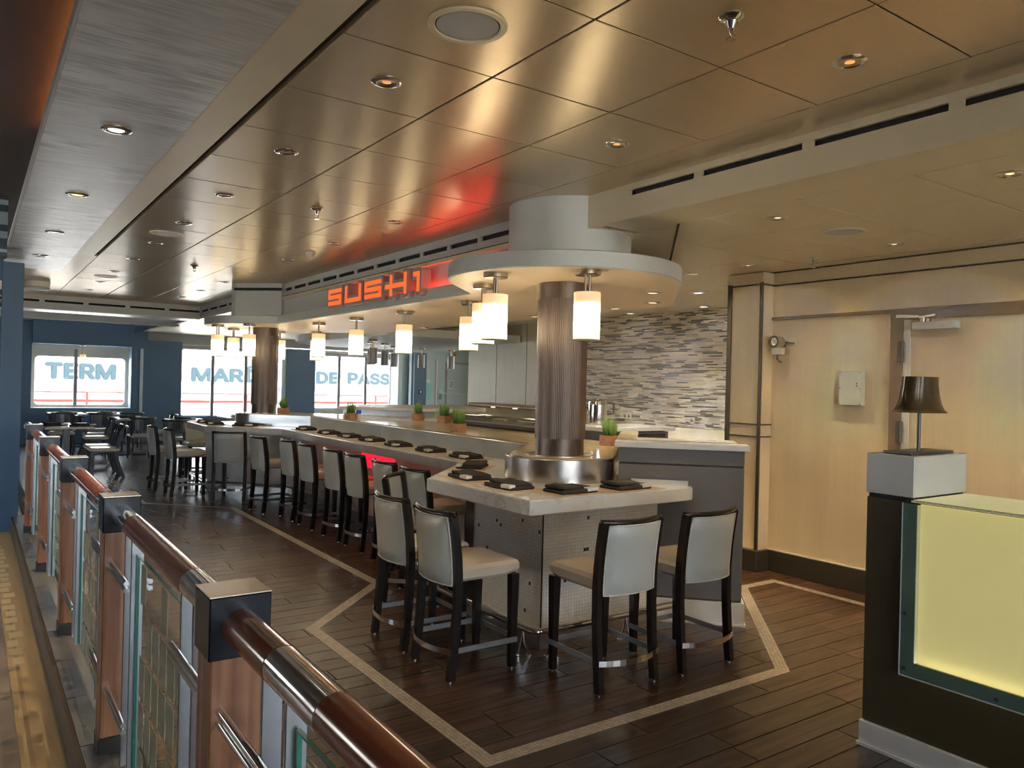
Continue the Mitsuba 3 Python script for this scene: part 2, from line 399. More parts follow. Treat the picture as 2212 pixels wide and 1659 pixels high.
# curb under the railing, carpet and side floor of the lower aisle
struct('floor_curb', bx(.43, .62, -2.0, 10.4, -.17, -.002, .004), 'm_curb_tile', 'dark grey tiled kerb under the railing')
for y in np.arange(-1.6, 10.2, .6):
    part('floor_curb', 'kerb_tile', bx(.425, .515, y + .004, y + .596, -.004, .004, .002), 'm_curb_tile')
part('floor_curb', 'kerb_side', bx(.405, .43, -2.0, 10.4, -.17, -.01), 'm_curb_side')
struct('floor_aisle', bx(-3.2, .41, -6.2, 21.0, -.22, -.178), 'm_side_floor', 'greyish floor of the lower aisle')
kc = whole('carpet', 'narrow beige carpet runner with squares along the railing kerb', 'carpet', bx(.225, .405, -2.0, 10.4, -.178, -.17), 'm_carpet')
del scene[kc]
part(kc, 'pile', bx(.225, .405, -2.0, 10.4, -.178, -.17), 'm_carpet')
part(kc, 'stripe', bx(.262, .282, -2.0, 7.0, -.1702, -.1692), 'm_carpet_dark')
for i, y in enumerate(np.arange(5.6, 9.4, .19)):
    a = .235 if i % 3 else .25
    part(kc, 'square', bx(a, a + .06 + .02 * (i % 2), y, y + .14, -.1702, -.1688), 'm_carpet_light')

# ceiling over the bar floor
ZC, ZL, ZS, ZT = 2.92, 2.70, 2.37, 2.48
struct('ceiling', bx(-3.2, FLOOR_X1, -6.2, 21.3, 3.52, 3.62), 'm_dark_ceiling', 'ceiling of bronze metal panels with dropped bulkheads')
xs = [1.115, 1.785, 2.45, 3.115]
_pb = bx(.003, .664, .003, .652, 0, .03, .0025)
pan = mikit.ply(_pb, 'm_ceiling', uv=np.array(_pb.vertices)[:, [1, 0]])
part('ceiling', 'backing', bx(1.0, 3.45, -6.0, 15.0, ZC + .031, ZC + .05), 'm_joint')
far_p = []
for j in range(-12, 20):
    y = 2.09 + .655 * (j)
    if y > 14.6: continue
    for i in range(3):
        if y > .6: part('ceiling', 'panel', pan, None, M=T().translate([xs[i], y, ZC + random.uniform(-.0008, .0008)]))
        else: far_p.append(bx(xs[i] + .0015, xs[i] + .665, y + .0015, y + .6535, ZC, ZC + .03))
part('ceiling', 'panels_behind', cat(far_p), 'm_ceiling')
part('ceiling', 'edge_panel', _eb := bx(3.118, 3.42, -6.0, 14.9, ZC, ZC + .03), 'm_ceiling', uv=np.array(_eb.vertices)[:, [1, 0]])
# lower ceiling to the right of the step
part('ceiling', 'lower_backing', bx(3.46, FLOOR_X1, -6.0, 21.0, ZL + .031, ZL + .05), 'm_joint')
xl = [3.775, 4.437, 5.10, 5.79]
lp = mikit.ply(bx(.003, .659, .003, .652, 0, .03, .0025), 'm_ceiling_flat')
for j in range(-2, 6):
    y = .03 + .655 * j
    for i in range(3): part('ceiling', 'lower_panel', lp, None, M=T().translate([xl[i], y, ZL + random.uniform(-.001, .001)]))
part('ceiling', 'lower_edge_panel', bx(3.42, 3.772, -6.0, 3.9, ZL, ZL + .03), 'm_ceiling_flat')
part('ceiling', 'lower_wall_panel', bx(5.79, 5.99, -6.0, 4.6, ZL, ZL + .03), 'm_ceiling_flat')
part('ceiling', 'lower_panels_behind', bx(3.775, 5.786, -6.0, -1.29, ZL, ZL + .03), 'm_ceiling_flat')
part('ceiling', 'lower_panels_beyond', cat(bx(3.42, 5.30, 3.966, 21, ZL, ZL + .03), bx(5.305, 6.6, 3.966, 5.285, ZL, ZL + .03), bx(6.605, 8.1, 3.966, 5.285, ZL, ZL + .03),
     bx(5.305, 6.6, 5.29, 7.4, ZL, ZL + .03), bx(6.605, 8.1, 5.29, 7.4, ZL, ZL + .03), bx(5.305, 8.1, 7.404, 21, ZL, ZL + .03), bx(8.1, FLOOR_X1, 10, 21, ZL, ZL + .03)), 'm_ceiling_flat')
# the step between both ceilings with its air slots, and the fascia over the bar
def slotted(y0, y1, z0, z1, zs0, zs1, slots, x0, x1):
    P_ = sbox(y0, z0, y1, z1)
    for a, b in slots: P_ = P_.difference(sbox(a, zs0, b, zs1))
    return yz(P_, x0, x1)
sl = [(-1.2 + i * .715, -1.2 + i * .715 + .655) for i in range(7)]
sl = [(a, min(b, 3.62)) for a, b in sl if a < 3.6]
part('ceiling', 'step_fascia', slotted(-6, 4.1, ZL, ZC + .02, 2.845, 2.88, sl, 3.42, 3.44), 'm_ceiling_flat')
part('ceiling', 'slot_box', bx(3.45, 3.47, -6, 4.1, 2.8, 2.91), 'm_slot')
part('ceiling', 'step_bottom', bx(3.42, 3.46, -6, 4.1, ZL - .002, ZL + .01), 'm_ceiling_flat')
sl2 = [(5.0 + i * .51, 5.0 + i * .51 + .45) for i in range(11)]
part('ceiling', 'bar_fascia', slotted(4.6, 10.42, ZT, ZC + .02, 2.81, 2.85, sl2, 3.47, 3.49), 'm_fascia')
part('ceiling', 'fascia_return', bx(3.42, 3.50, 10.40, 10.42, ZT, ZC + .02), 'm_fascia')
part('ceiling', 'fascia_slot_box', bx(3.50, 3.52, 4.6, 10.5, 2.75, 2.91), 'm_slot')
part('ceiling', 'fascia_ceiling', bx(3.42, 3.48, 4.2, 10.42, ZC, ZC + .02), 'm_ceiling')
# soffit over the bar: two round ends joined by 45 degree flanks
C1, C2 = (3.56, 4.45), (3.56, 11.45)
q = .85 * math.sqrt(.5)
soff = unary_union([Point(C1).buffer(.85, quad_segs=24), Point(C2).buffer(.85, quad_segs=24),
    Polygon([(C1[0] - q, C1[1] + q), (C1[0] + q, C1[1] - q), (5.2, 4.885), (5.2, 11.015), (C2[0] + q, C2[1] + q), (C2[0] - q, C2[1] - q), (3.39, 10.40), (3.39, 5.48)])])
struct('ceiling_soffit', prism(soff, ZS, ZT, .006), 'm_slab', 'pale dropped soffit over the bar with round ends', smooth=25)
part('ceiling_soffit', 'underside', prism(soff.buffer(-.012), ZS - .002, ZS + .001), 'm_under_lit')
up1 = Point(3.60, 4.44).buffer(.45, quad_segs=20)
part('ceiling_soffit', 'drum', prism(up1, ZT, ZC + .02), 'm_slab_side', smooth=25)
up2 = unary_union([Point(C2).buffer(.45, quad_segs=20), Polygon([(3.43, 10.38), (2.95, 10.86), (2.95, 11.05), (3.6, 11.7)])])
part('ceiling_soffit', 'drum', prism(up2, ZT, ZC + .02), 'm_fascia', smooth=25)
f2 = bx(-.36, .34, -.012, 0, 2.82, 2.855); f2.apply_transform(trimesh.transformations.rotation_matrix(-math.pi / 4, (0, 0, 1))); f2.apply_translation((3.19, 10.615, 0))
part('ceiling_soffit', 'air_slot', f2, 'm_slot')
part('ceiling_soffit', 'back_fascia', bx(5.14, 5.16, 4.9, 11.0, ZT, ZL), 'm_fascia')
# beam across the room and the zone beyond it
sl3 = [(-.3 + i * .64, -.3 + i * .64 + .56) for i in range(6)]
Pb = sbox(-3.0, 2.69, 3.42, ZC + .02)
for a, b in sl3: Pb = Pb.difference(sbox(a, 2.80, b, 2.835))
part('ceiling', 'beam', xz(Pb, 14.9, 14.92), 'm_fascia')
part('ceiling', 'beam_body', bx(-3, 3.42, 14.95, 15.5, 2.70, ZC + .02), 'm_slot')
part('ceiling', 'lit_beam_bottom', bx(-3, 3.42, 14.9, 15.5, 2.675, 2.69), 'm_white')  # white stands for the window light on this face
Pb2 = sbox(-3.0, 2.65, 3.5, 2.86)
for i in range(8): Pb2 = Pb2.difference(sbox(-.4 + i * .5, 2.795, -.4 + i * .5 + .42, 2.812))
part('ceiling', 'second_beam', xz(Pb2, 17.0, 17.03), 'm_fascia'); part('ceiling', 'second_beam_body', bx(-3, 3.5, 17.05, 17.4, 2.66, 2.86), 'm_slot')
part('ceiling', 'return_fascia', slotted(11.0, 15.2, 2.69, ZC + .02, 2.80, 2.835, [(11.3 + i * .6, 11.3 + i * .6 + .5) for i in range(6)], 3.42, 3.44), 'm_fascia')
part('ceiling', 'return_slot_box', bx(3.45, 3.47, 11, 15.2, 2.7, 2.91), 'm_slot')
part('ceiling', 'window_zone', bx(-3, 8.2, 15.5, 21, 3.05, 3.08), 'm_slab')
part('ceiling', 'front_strip', bx(.903, 1.078, -6, 9.55, 2.916, 2.94), 'm_ceiling_flat')
part('ceiling', 'shadow_gap', bx(1.07, 1.12, -6, 9.55, 2.945, 2.955), 'm_joint')
part('ceiling', 'front_strip', bx(.903, 1.112, 9.556, 11.2, 2.918, 2.94), 'm_ceiling')
for yj in (2.648, 3.303): part('ceiling', 'joint_strip', bx(3.79, 4.40 if yj > 3 else 4.9, yj - .004, yj + .004, ZL - .001, ZL + .002), 'm_white')
_d = bx(0, 1.5, -.008, .008, ZL - .002, ZL + .003); _d.apply_transform(trimesh.transformations.rotation_matrix(math.radians(45.5), (0, 0, 1))); _d.apply_translation((3.773, 3.53, 0)); part('ceiling', 'diagonal_gap', _d, 'm_joint')
part('ceiling', 'near_strip', bx(.29, 3.45, 11.2, 14.9, 2.955, 2.99), 'm_ceiling')
part('ceiling', 'far_left_panels', bx(.29, 1.112, 11.205, 14.9, ZC, ZC + .03), 'm_ceiling')
# left soffit along the railing
struct('ceiling_left', bx(.29, .898, -6.0, 11.2, 2.908, 2.95, .003), 'm_left_soffit', 'grey brushed soffit over the railing')
part('ceiling_left', 'edge_trim', bx(.278, .29, -6, 10.5, 2.903, 2.955), 'm_fascia')
part('ceiling_left', 'cove_ledge', bx(.42, .46, -1.0, 7.0, 2.95, 3.29), 'm_dark_ceiling')
part('ceiling_left', 'led_strip', bx(.425, .437, -1.0, 6.6, 3.292, 3.30), 'm_lamp', emit=area((10., 2.9, .5)), label='orange light strip in the cove')
part('ceiling_left', 'upper_ceiling', bx(-3.2, 1.2, -6, 9.4, 3.40, 3.44), 'm_dark_ceiling')
wb = 'wall_bulkhead'
struct(wb, bx(-3.2, .279, 9.42, 9.6, 2.80, 3.40), 'm_balcony_dark', 'stepped bulkhead bands left of the soffit')
for z0, z1 in ((3.32, 3.37), (3.12, 3.25), (2.98, 3.05), (2.84, 2.87)):
    part(wb, 'pale_band', bx(-3.2, .279, 9.40, 9.42, z0, z1), 'm_balcony_light')

# right wall with its door
XW = 5.965
struct('wall_right', bx(XW, XW + .12, -6.2, 4.44, 0, ZL + .03), 'm_wall_panel', 'light wood-grain panelled wall on the right')
part('wall_right', 'top_trim', bx(XW - .012, XW, -6, 4.44, 2.69, 2.705), 'm_black_base')
part('wall_right', 'shadow_gap', bx(XW - .012, XW, -6, 4.44, 2.57, 2.582), 'm_black_base')
part('wall_right', 'door_rail', bx(XW - .02, XW, -1.5, 4.43, 2.262, 2.29), 'm_brown_frame')
struct('baseboard_right', bx(XW - .03, XW, -1.4, 4.40, 0, .19, .003), 'm_black_base', 'tall black baseboard under the panelled wall')
part('baseboard_right', 'bead', bx(XW - .02, XW, -1.4, 4.40, .19, .198), 'm_plastic_white')
struct('wall_pilaster', bx(5.815, XW + .3, 4.40, 4.78, .19, 2.69), 'm_wall_panel', 'pilaster with dark corner strips at the end of the right wall')
part('wall_pilaster', 'corner_strip', bx(5.80, 5.815, 4.395, 4.425, .19, 2.60), 'm_black_base')
part('wall_pilaster', 'corner_strip', bx(5.80, 5.815, 4.74, 4.785, .19, 2.60), 'm_black_base')
part('wall_pilaster', 'base', bx(5.77, XW + .3, 4.37, 4.80, 0, .19, .004), 'm_black_base')
for z in (2.575, 1.31, 1.20):
    part('wall_pilaster', 'dark_line', bx(5.806, XW + .1, 4.393, 4.79, z, z + .013), 'm_black_base')
struct('door_1', bx(XW - .015, XW - .001, 1.6, 3.13, .01, 2.20), 'm_wall_panel', 'wood-grain door in a dark brown frame')
part('door_1', 'frame', bx(XW - .03, XW - .001, 3.185, 3.285, 0, 2.29), 'm_brown_frame')
part('door_1', 'frame_head', bx(XW - .03, XW - .001, 1.5, 3.19, 2.20, 2.29), 'm_brown_frame')
part('door_1', 'edge_strip', bx(XW - .022, XW - .001, 3.13, 3.185, 0, 2.2), 'm_plastic_white')
for z in (1.95, 1.33): part('door_1', 'hinge', cat(bx(XW - .045, XW - .03, 3.17, 3.22, z - .08, z + .08, .004), cyl(XW - .045, 3.185, z - .085, z + .085, .012, 12)), 'm_black_base', smooth=30)

# tiled back wall of the bar, wood panels and far walls
XT = 8.05
struct('wall_back', bx(XT, XT + .15, 4.8, 13.0, 0, ZL + .03), 'm_wall_panel_far', 'back wall behind the bar')
cols = np.array([(.74, .68, .54), (.62, .56, .44), (.46, .42, .34), (.06, .05, .04), (.26, .22, .17)])
sv, sc = [], []
z = 1.095
while z < 2.695:
    h = random.choice((.015, .019, .022)); y = 4.8 + random.uniform(-.1, 0)
    while y < 10.0:
        L = random.uniform(.10, .28); ci = random.choices(range(5), (32, 25, 12, 24, 7))[0]
        hh = h * (.8 if ci == 3 else 1)
        m = bx(XT - random.uniform(.008, .016), XT + .001, y + .001, min(y + L, 10.0), z, z + hh - .0015)
        sv.append(m); sc.append(np.tile(np.clip(cols[ci] * random.uniform(.85, 1.12), 0, 1), (len(m.vertices), 1))); y += L
    z += h
tm = cat(sv)
k = part('wall_back', 'stone_strips', tm, 'm_strip', color=np.vstack(sc)); labels[k] = {'kind': 'stuff', 'label': 'thin beige and dark stone strips laid in rows'}
part('wall_back', 'backsplash', bx(XT - .02, XT, 4.8, 10.0, .9, 1.09), 'm_wall_panel')
for y in (10.25, 11.05, 12.0): part('wall_back', 'panel_joint', bx(XT - .003, XT + .001, y, y + .012, 0, ZL), 'm_brown_frame')
part('wall_back', 'edge_post', bx(XT - .04, XT, 10.02, 10.4, 0, ZL), 'm_wall_panel_far')
struct('wall_behind_pilaster', bx(6.08, XT + .15, 4.42, 4.80, 0, ZL), 'm_wall_panel', 'short wall behind the pilaster')
struct('wall_far_right', bx(XT, FLOOR_X1 + .3, 20.2, 20.35, 0, ZL), 'm_wall_cool', 'pale blue green wall with a service door')
del scene['wall_far_right']
scene['wall_far_right'] = mikit.ply(bx(10.55, FLOOR_X1 + 1, 20.2, 20.35, 0, ZL + .3), 'm_wall_cool')
part('wall_far_right', 'white_post', bx(11.36, 11.42, 20.17, 20.2, 0, 2.3), 'm_white')
part('wall_far_right', 'handrail', bx(11.4, 13.5, 20.12, 20.16, 1.30, 1.33), 'm_white')
struct('door_2', bx(11.75, 12.75, 20.18, 20.2, .2, 2.2), 'm_wall_cool', 'pale blue service door marked 3')
part('door_2', 'frame', cat(bx(11.70, 11.75, 20.17, 20.2, .2, 2.25), bx(12.75, 12.80, 20.17, 20.2, .2, 2.25), bx(11.7, 12.8, 20.17, 20.2, 2.2, 2.25)), 'm_grey_shade')
struct('wall_side', yz(sbox(12.9, 0, 21.5, ZL + .3).difference(unary_union([sbox(13.6, .8, 16.0, 2.3)])), FLOOR_X1, FLOOR_X1 + .2), 'm_wall_panel_far', 'side wall with windows beyond the service door')  # openings added out of view to light the service door wall
struct('wall_closing', bx(XT, FLOOR_X1, 12.9, 13.0, 0, ZL + .3), 'm_wall_panel_far', 'end of the panelled back wall')

# window wall
YW = 21.0
hdr = sbox(.5, 0, 3.55, 3.05).difference(sbox(1.13, .82, 3.19, 2.30))
struct('wall_windows', xz(hdr, YW - .35, YW - .05), 'm_hazed_wall', 'dark blue wall with the windows')
part('wall_windows', 'upper_wall', bx(3.55, 12.9, YW - .06, YW + .1, 2.49, 3.1), 'm_grey_wall')
part('wall_windows', 'top_fascia', bx(-3, 3.55, YW - .40, YW - .36, 2.83, 3.08), 'm_grey_wall')
for a, b in sl3: part('wall_windows', 'air_slot', bx(a * 1.55, b * 1.55, YW - .405, YW - .40, 3.03, 3.05), 'm_slot')
part('wall_windows', 'left_wall', bx(-3.2, .5, YW - .2, YW, 0, 3.05), 'm_hazed_wall')
part('wall_windows', 'pilaster', bx(3.50, 4.36, YW - .25, YW + .1, 0, 2.49), 'm_hazed_wall')
part('wall_windows', 'pilaster', bx(7.05, 7.85, YW - .25, YW + .1, 0, 2.45), 'm_hazed_wall')
part('wall_windows', 'pilaster', bx(10.6, 11.0, YW - .9, YW + .1, 0, 2.49), 'm_hazed_wall')
part('wall_windows', 'pilaster_edge', bx(3.38, 3.45, YW - .38, YW - .30, 0, 2.28), 'm_wall_cool')
part('wall_windows', 'jamb', bx(6.93, 7.05, YW - .2, YW + .1, 0, 2.45), 'm_wall_cool')
part('wall_windows', 'jamb', bx(10.28, 10.6, YW - .5, YW + .1, 0, 2.45), 'm_wall_cool')
part('wall_windows', 'sill_wall', bx(4.36, 7.05, YW - .05, YW + .1, 0, .60), 'm_hazed_wall')
part('wall_windows', 'sill_wall', bx(7.85, 10.3, YW - .05, YW + .1, 0, .80), 'm_frame_beige')
part('wall_windows', 'head', bx(4.36, 7.05, YW - .08, YW + .1, 2.33, 2.49), 'm_grey_shade')
part('wall_windows', 'head', bx(7.85, 10.3, YW - .08, YW + .1, 2.33, 2.45), 'm_grey_shade')
part('wall_windows', 'blind_rail', bx(4.36, 7.05, YW - .10, YW - .08, 2.42, 2.44), 'm_white')
part('wall_windows', 'blind_rail', bx(7.85, 10.3, YW - .10, YW - .08, 2.40, 2.42), 'm_white')
part('wall_windows', 'bay_lining', cat(bx(1.13, 3.19, YW - .06, YW + .3, 2.28, 2.31), bx(1.12, 1.14, YW - .06, YW + .3, .82, 2.3), bx(1.13, 3.19, YW - .3, YW + .3, .80, .83)), 'm_frame_beige')
part('wall_windows', 'bay_side', bx(3.19, 3.21, YW - .34, YW + .3, .82, 2.3), 'm_wall_cool')
def window(n, x0, x1, z0, z1, ms, fr, r, y, label):
    o = sbox(x0, z0, x1, z1)
    inner = rrect(x0 + fr, x1 - fr, z0 + fr * .8, z1 - fr * (3.2 if n == 1 else 1), r)
    struct(f'window_{n}', xz(o.difference(inner), y, y + .06), 'm_frame_beige' if n == 1 else 'm_grey_wall', label)
    for m in ms: part(f'window_{n}', 'mullion', bx(m - .035, m + .035, y - .02, y + .05, z0 + fr * .5, z1 - fr), 'm_mullion')
    e = [x0 + fr * .5] + list(ms) + [x1 - fr * .5]
    for a, b in zip(e[:-1], e[1:]):
        q_ = trimesh.Trimesh([[a, y + .03, z0 + .02], [b, y + .03, z0 + .02], [b, y + .03, z1 - .02], [a, y + .03, z1 - .02]], [[0, 1, 2], [0, 2, 3]], process=False)
        part(f'window_{n}', 'pane', q_, 'm_window_glass')
window(1, 1.13, 3.20, .82, 2.30, [2.05], .085, .10, YW + .06, 'window with rounded corners in a beige bay')
window(2, 4.36, 6.95, .60, 2.36, [5.17, 6.02], .03, .10, YW + .0, 'tall window beside the dark pilaster')
window(3, 7.86, 10.29, .80, 2.34, [8.65, 9.47], .03, .12, YW + .0, 'right window with two mullions')

# rear end of the room behind the viewer: glazed
struct('wall_rear', xz(sbox(-3.2, -.2, FLOOR_X1, 3.6).difference(unary_union([sbox(-2.4 + 2.6 * i, .7, -.7 + 2.6 * i, 2.6) for i in range(3)])), -6.2, -6.0), 'm_grey_wall', 'glazed rear end of the room')
struct('wall_left', yz(sbox(-6.2, -.3, 21.2, 3.6).difference(unary_union([sbox(6.2 + 2.1 * i, .9, 7.4 + 2.1 * i, 1.7) for i in range(2)])), -3.3, -3.2), 'm_dark_ceiling', 'dark wall of the aisle on the left')  # unseen openings added so daylight reaches the bar front

# ---------------------------------------------------------------- outside: promenade deck, terminal building
struct('ground', bx(-60, 160, 26.0, 120, -9.2, -9.0), 'm_deck', 'pale quay outside')
struct('floor_promenade', bx(-20, 40, 21.3, 24.6, -.3, -.05), 'm_deck', 'white promenade deck outside the windows')
kt = whole('deck_railing', 'dark red deck railing outside the windows', 'railing', bx(-15, 35, 24.0, 24.05, 1.20, 1.225), 'm_deck_rail')
del scene[kt]
part(kt, 'thin_rail', bx(-15, 35, 24.0, 24.03, 1.120, 1.145), 'm_deck_rail'); part(kt, 'thick_rail', bx(-15, 35, 24.0, 24.06, .86, .93), 'm_deck_rail')
for i in range(12): part(kt, 'stanchion', bx(-14.6 + i * 4.3, -14.55 + i * 4.3, 24.0, 24.05, -.05, 1.14), 'm_deck_rail')
TP = np.array([3.3475, 44.875]); TD = np.array([.92718, .37461]); TN = np.array([TD[1], -TD[0]])
tb = thing('terminal_building', 'white terminal building outside the windows with grey blue letters', 'building')
def on_terminal(m):
    """(along, up, out) to world on the terminal wall."""
    R_ = np.eye(4); R_[:3, 0] = [*TD, 0]; R_[:3, 1] = [0, 0, 1]; R_[:3, 2] = [*TN, 0]; R_[:3, 3] = [*TP, 0]; m.apply_transform(R_); return m
part(tb, 'wall', on_terminal(bx(-60, 90, -9, 11, -6, 0)), 'm_terminal')
for txt, a0, a1, z0 in (('TERM', -.36, 3.25, 1.37), ('MARÍ', 7.78, 12.15, 1.37), ('DE', 17.44, 19.55, 1.38), ('PASS', 20.45, 24.95, 1.40)):
    m = meshkit.text_mesh(txt, .80, .03, bold=True); lo, hi = m.bounds[0], m.bounds[1]
    m.apply_translation((-lo[0], 0, 0)); m.apply_scale(((a1 - a0 - .08) / (hi[0] - lo[0]), .9, 1)); m.apply_translation((a0 + .04, z0 + .04, .0))
    m = cat([m.copy().apply_translation((dx, dz, .006 * i)) for i, (dx, dz) in enumerate([(-.05, 0), (.05, 0), (0, .045), (0, -.035), (0, 0)])])
    part(tb, 'lettering', on_terminal(m), 'm_letter', label='grey blue letters ' + txt)

# ================================================================== RAILING
RX = .545
rl = thing('railing', 'railing of wooden posts with dark caps, round handrail and frosted glass panels', 'railing')
PY = [1.96, 3.735, 5.555, 7.40, 9.24]
post_m = mikit.ply(bx(-.066, .066, -.062, .062, .07, .95, .004), 'm_post_wood')
foot_m = mikit.ply(bx(-.070, .070, -.066, .066, 0, .07, .003), 'm_black_base')
cap_m = mikit.ply(bx(-.073, .073, -.071, .071, .948, 1.098, .003), 'm_cap')
capt_m = mikit.ply(bx(-.073, .073, -.071, .071, 1.098, 1.101), 'm_cap_top')
bar_m = mikit.ply(bx(-.023, .023, -.006, .006, .05, .985, .002), 'm_flatbar')
def rods(L):
    return mikit.ply(cat(tube([(0, 0, 0), (0, -L, 0)], .0105, 10), tube([(0, 0, -.026), (0, -L, -.026)], .0105, 10)), 'm_chrome', smooth=40)
rod_m = rods(.43)
knob_m = mikit.ply(cat(bx(-.03, .03, -.012, .012, -.035, .012, .003)), 'm_chrome')
frost_m = mikit.ply(bx(-.0012, .0012, 0, .098, 0, .148), 'm_frost')
for i, y in enumerate(PY):
    p = part(rl, 'post', post_m, None, M=place(RX, y), label='reddish wooden post')
    part(p, 'foot', foot_m, None, M=place(RX, y)); part(p, 'cap', cap_m, None, M=place(RX, y), label='black square cap'); part(p, 'cap_top', capt_m, None, M=place(RX, y))
    for s in (-1, 1):
        M0 = T().translate([RX, y + s * .062, 0]).rotate([0, 0, 1], 0 if s < 0 else 180)
        for z in (.825, .285): part(rl, 'clamp_rod', rod_m, None, M=M0.translate([-.042 if s < 0 else .042, 0, z]))
        for d in (.25, .40): part(rl, 'flat_bar', bar_m, None, M=M0.translate([0, -d, 0]))
bays = [(-.9, PY[0])] + list(zip(PY[:-1], PY[1:])) + [(PY[-1], 10.3)]
for bi, (a, b) in enumerate(bays):
    g0, g1 = a + .062 + .42, b - .062 - .42
    if bi == 0: g0 = -.8
    if bi == 5: g1 = 10.2
    q_ = trimesh.Trimesh([[RX, g0, .06], [RX, g1, .06], [RX, g1, .93], [RX, g0, .93]], [[0, 1, 2], [0, 2, 3]], process=False)
    gp = part(rl, 'glass_panel', q_, 'm_glass', label='clear glass panel with frosted blocks')
    for yy in (g0, g1): part(gp, 'glass_edge', bx(RX - .005, RX + .005, yy - .004, yy + .004, .06, .93), 'm_glass_edge')
    part(gp, 'glass_edge', bx(RX - .005, RX + .005, g0, g1, .926, .93), 'm_glass_edge')
    if bi == 0: continue
    n = int((g1 - g0 - .02) / .124)
    for c in range(n):
        for r_ in range(5):
            if (c * 5 + r_ * 3 + bi) % 7 == 0 or (r_ == 4 and (c + bi) % 3): continue
            zz = .075 + r_ * .172
            if zz + .148 < .925: part(gp, 'frosted_block', frost_m, None, M=T().translate([RX, g0 + .02 + c * .124, zz]))
def rail_seg(y0, y1, r, mat, name):
    m = lathe([(0, 0), (r - .002, 0), (r, .002), (r, y1 - y0 - .002), (r - .002, y1 - y0), (0, y1 - y0)], 28)
    m.apply_transform(np.array([[1, 0, 0, RX], [0, 0, 1, y0], [0, -1, 0, 1.022], [0, 0, 0, 1.0]])); part(rl, name, m, mat, smooth=40)
rail_seg(-.9, 1.30, .0435, 'm_rail_wood', 'handrail'); rail_seg(1.30, 1.585, .043, 'm_chrome', 'rail_sleeve'); rail_seg(1.585, 1.89, .0435, 'm_rail_wood', 'handrail')
for a, b in list(zip(PY[:-1], PY[1:])) + [(PY[-1], 10.35)]:
    a += .07; b -= .07
    rail_seg(a, a + .33, .043, 'm_chrome', 'rail_sleeve'); rail_seg(a + .33, b - .30, .0435, 'm_rail_wood', 'handrail'); rail_seg(b - .30, b, .043, 'm_chrome', 'rail_sleeve')
# framed screen at the end of the railing
sc_ = thing('screen_divider', 'tall dark blue framed divider at the far end of the railing', 'divider')  # blue of the frame includes painted haze
part(sc_, 'post', bx(.27, .475, 10.35, 10.55, -.17, 2.86, .004), 'm_hazed_wall')
part(sc_, 'header', bx(-1.6, .275, 10.38, 10.52, 2.66, 2.86), 'm_hazed_wall')
for z in (2.50, 2.36, 1.10, .93, .55): part(sc_, 'cross_bar', bx(-1.6, .275, 10.42, 10.48, z, z + .05), 'm_balcony_dark')
for x in (.10, -.5): part(sc_, 'upright', bx(x, x + .03, 10.42, 10.48, -.17, 2.66), 'm_balcony_dark')
part(sc_, 'base', bx(-1.6, .275, 10.40, 10.5, -.17, .5), 'm_balcony_dark')

# ================================================================== BAR
bar = thing('sushi_bar', 'long bar with a pale stone worktop, white mosaic front and raised steel curb', 'bar')
outer = [(2.67, 3.60), (4.06, 3.61), (4.10, 3.655), (3.75, 4.0), (4.2, 4.4), (5.0, 5.1), (5.0, 10.8), (4.2, 11.6), (4.39, 11.97), (4.06, 12.30), (2.67, 12.30), (2.64, 11.12), (3.44, 10.27), (3.44, 5.63), (2.64, 4.78)]
STAND = Polygon([(3.745, 4.02), (4.40, 3.365), (4.80, 3.75), (5.3, 5.0), (4.75, 5.03)]).buffer(.004)
h4 = .4 * math.sqrt(.5)
curb = unary_union([Point(C1).buffer(.4, quad_segs=20), Point(C2).buffer(.4, quad_segs=20),
    Polygon([(C1[0] - h4, C1[1] + h4), (C1[0] + h4, C1[1] - h4), (4.85, 5.174), (4.85, 10.726), (C2[0] + h4, C2[1] + h4), (C2[0] - h4, C2[1] - h4), (3.93, 10.514), (3.93, 5.386)])])
part(bar, 'worktop', prism(Polygon(outer).difference(STAND).difference(sbox(4.1, 5.2, 6, 10.7)), .858, .95, .007), 'm_counter', label='thick pale quartz worktop')
part(bar, 'worktop_lip', hull([(x, y, z) for x, y in ((4.075, 3.665), (3.80, 3.94), (3.815, 3.955), (4.09, 3.68)) for z in (.95, .985)]), 'm_counter')
base = [(2.91, 3.78), (3.90, 3.78), (4.0, 3.9), (4.9, 5.0), (4.9, 10.9), (4.0, 12.0), (3.9, 12.12), (2.91, 12.12), (2.91, 11.22), (3.67, 10.42), (3.67, 5.48), (2.91, 4.68)]
base = [tuple(p) for p in np.array(Polygon(base).difference(sbox(3.95, 3.0, 6, 13)).difference(STAND).exterior.coords)[:-1]]
shell = Polygon(base).difference(Polygon(base).buffer(-.22, join_style=2))
part(bar, 'mosaic_front', prism(shell, .0, .858), 'm_mosaic_wall', label='front of small white mosaic tiles with scattered black ones')
kick = Polygon(base).buffer(.022, join_style=2)
part(bar, 'kick_plate', prism(kick.difference(Polygon(base).buffer(-.02)).difference(STAND.buffer(.03)).intersection(sbox(0, 0, 3.9, 20)), 0, .115), 'm_steel', label='steel kick plate')
part(bar, 'corner_joint', bx(2.905, 2.912, 3.775, 3.782, .115, .858), 'm_black_base')
for x, y in ((2.91, 4.68), (3.67, 5.48)): part(bar, 'corner_joint', cyl(x, y, .115, .858, .004, 8), 'm_black_base')
part(bar, 'side_panel', hull([(x, y, z) for x, y in ((2.90, 4.56), (2.905, 4.68), (3.00, 4.79), (3.02, 4.77)) for z in (.115, .858)]), 'm_espresso')
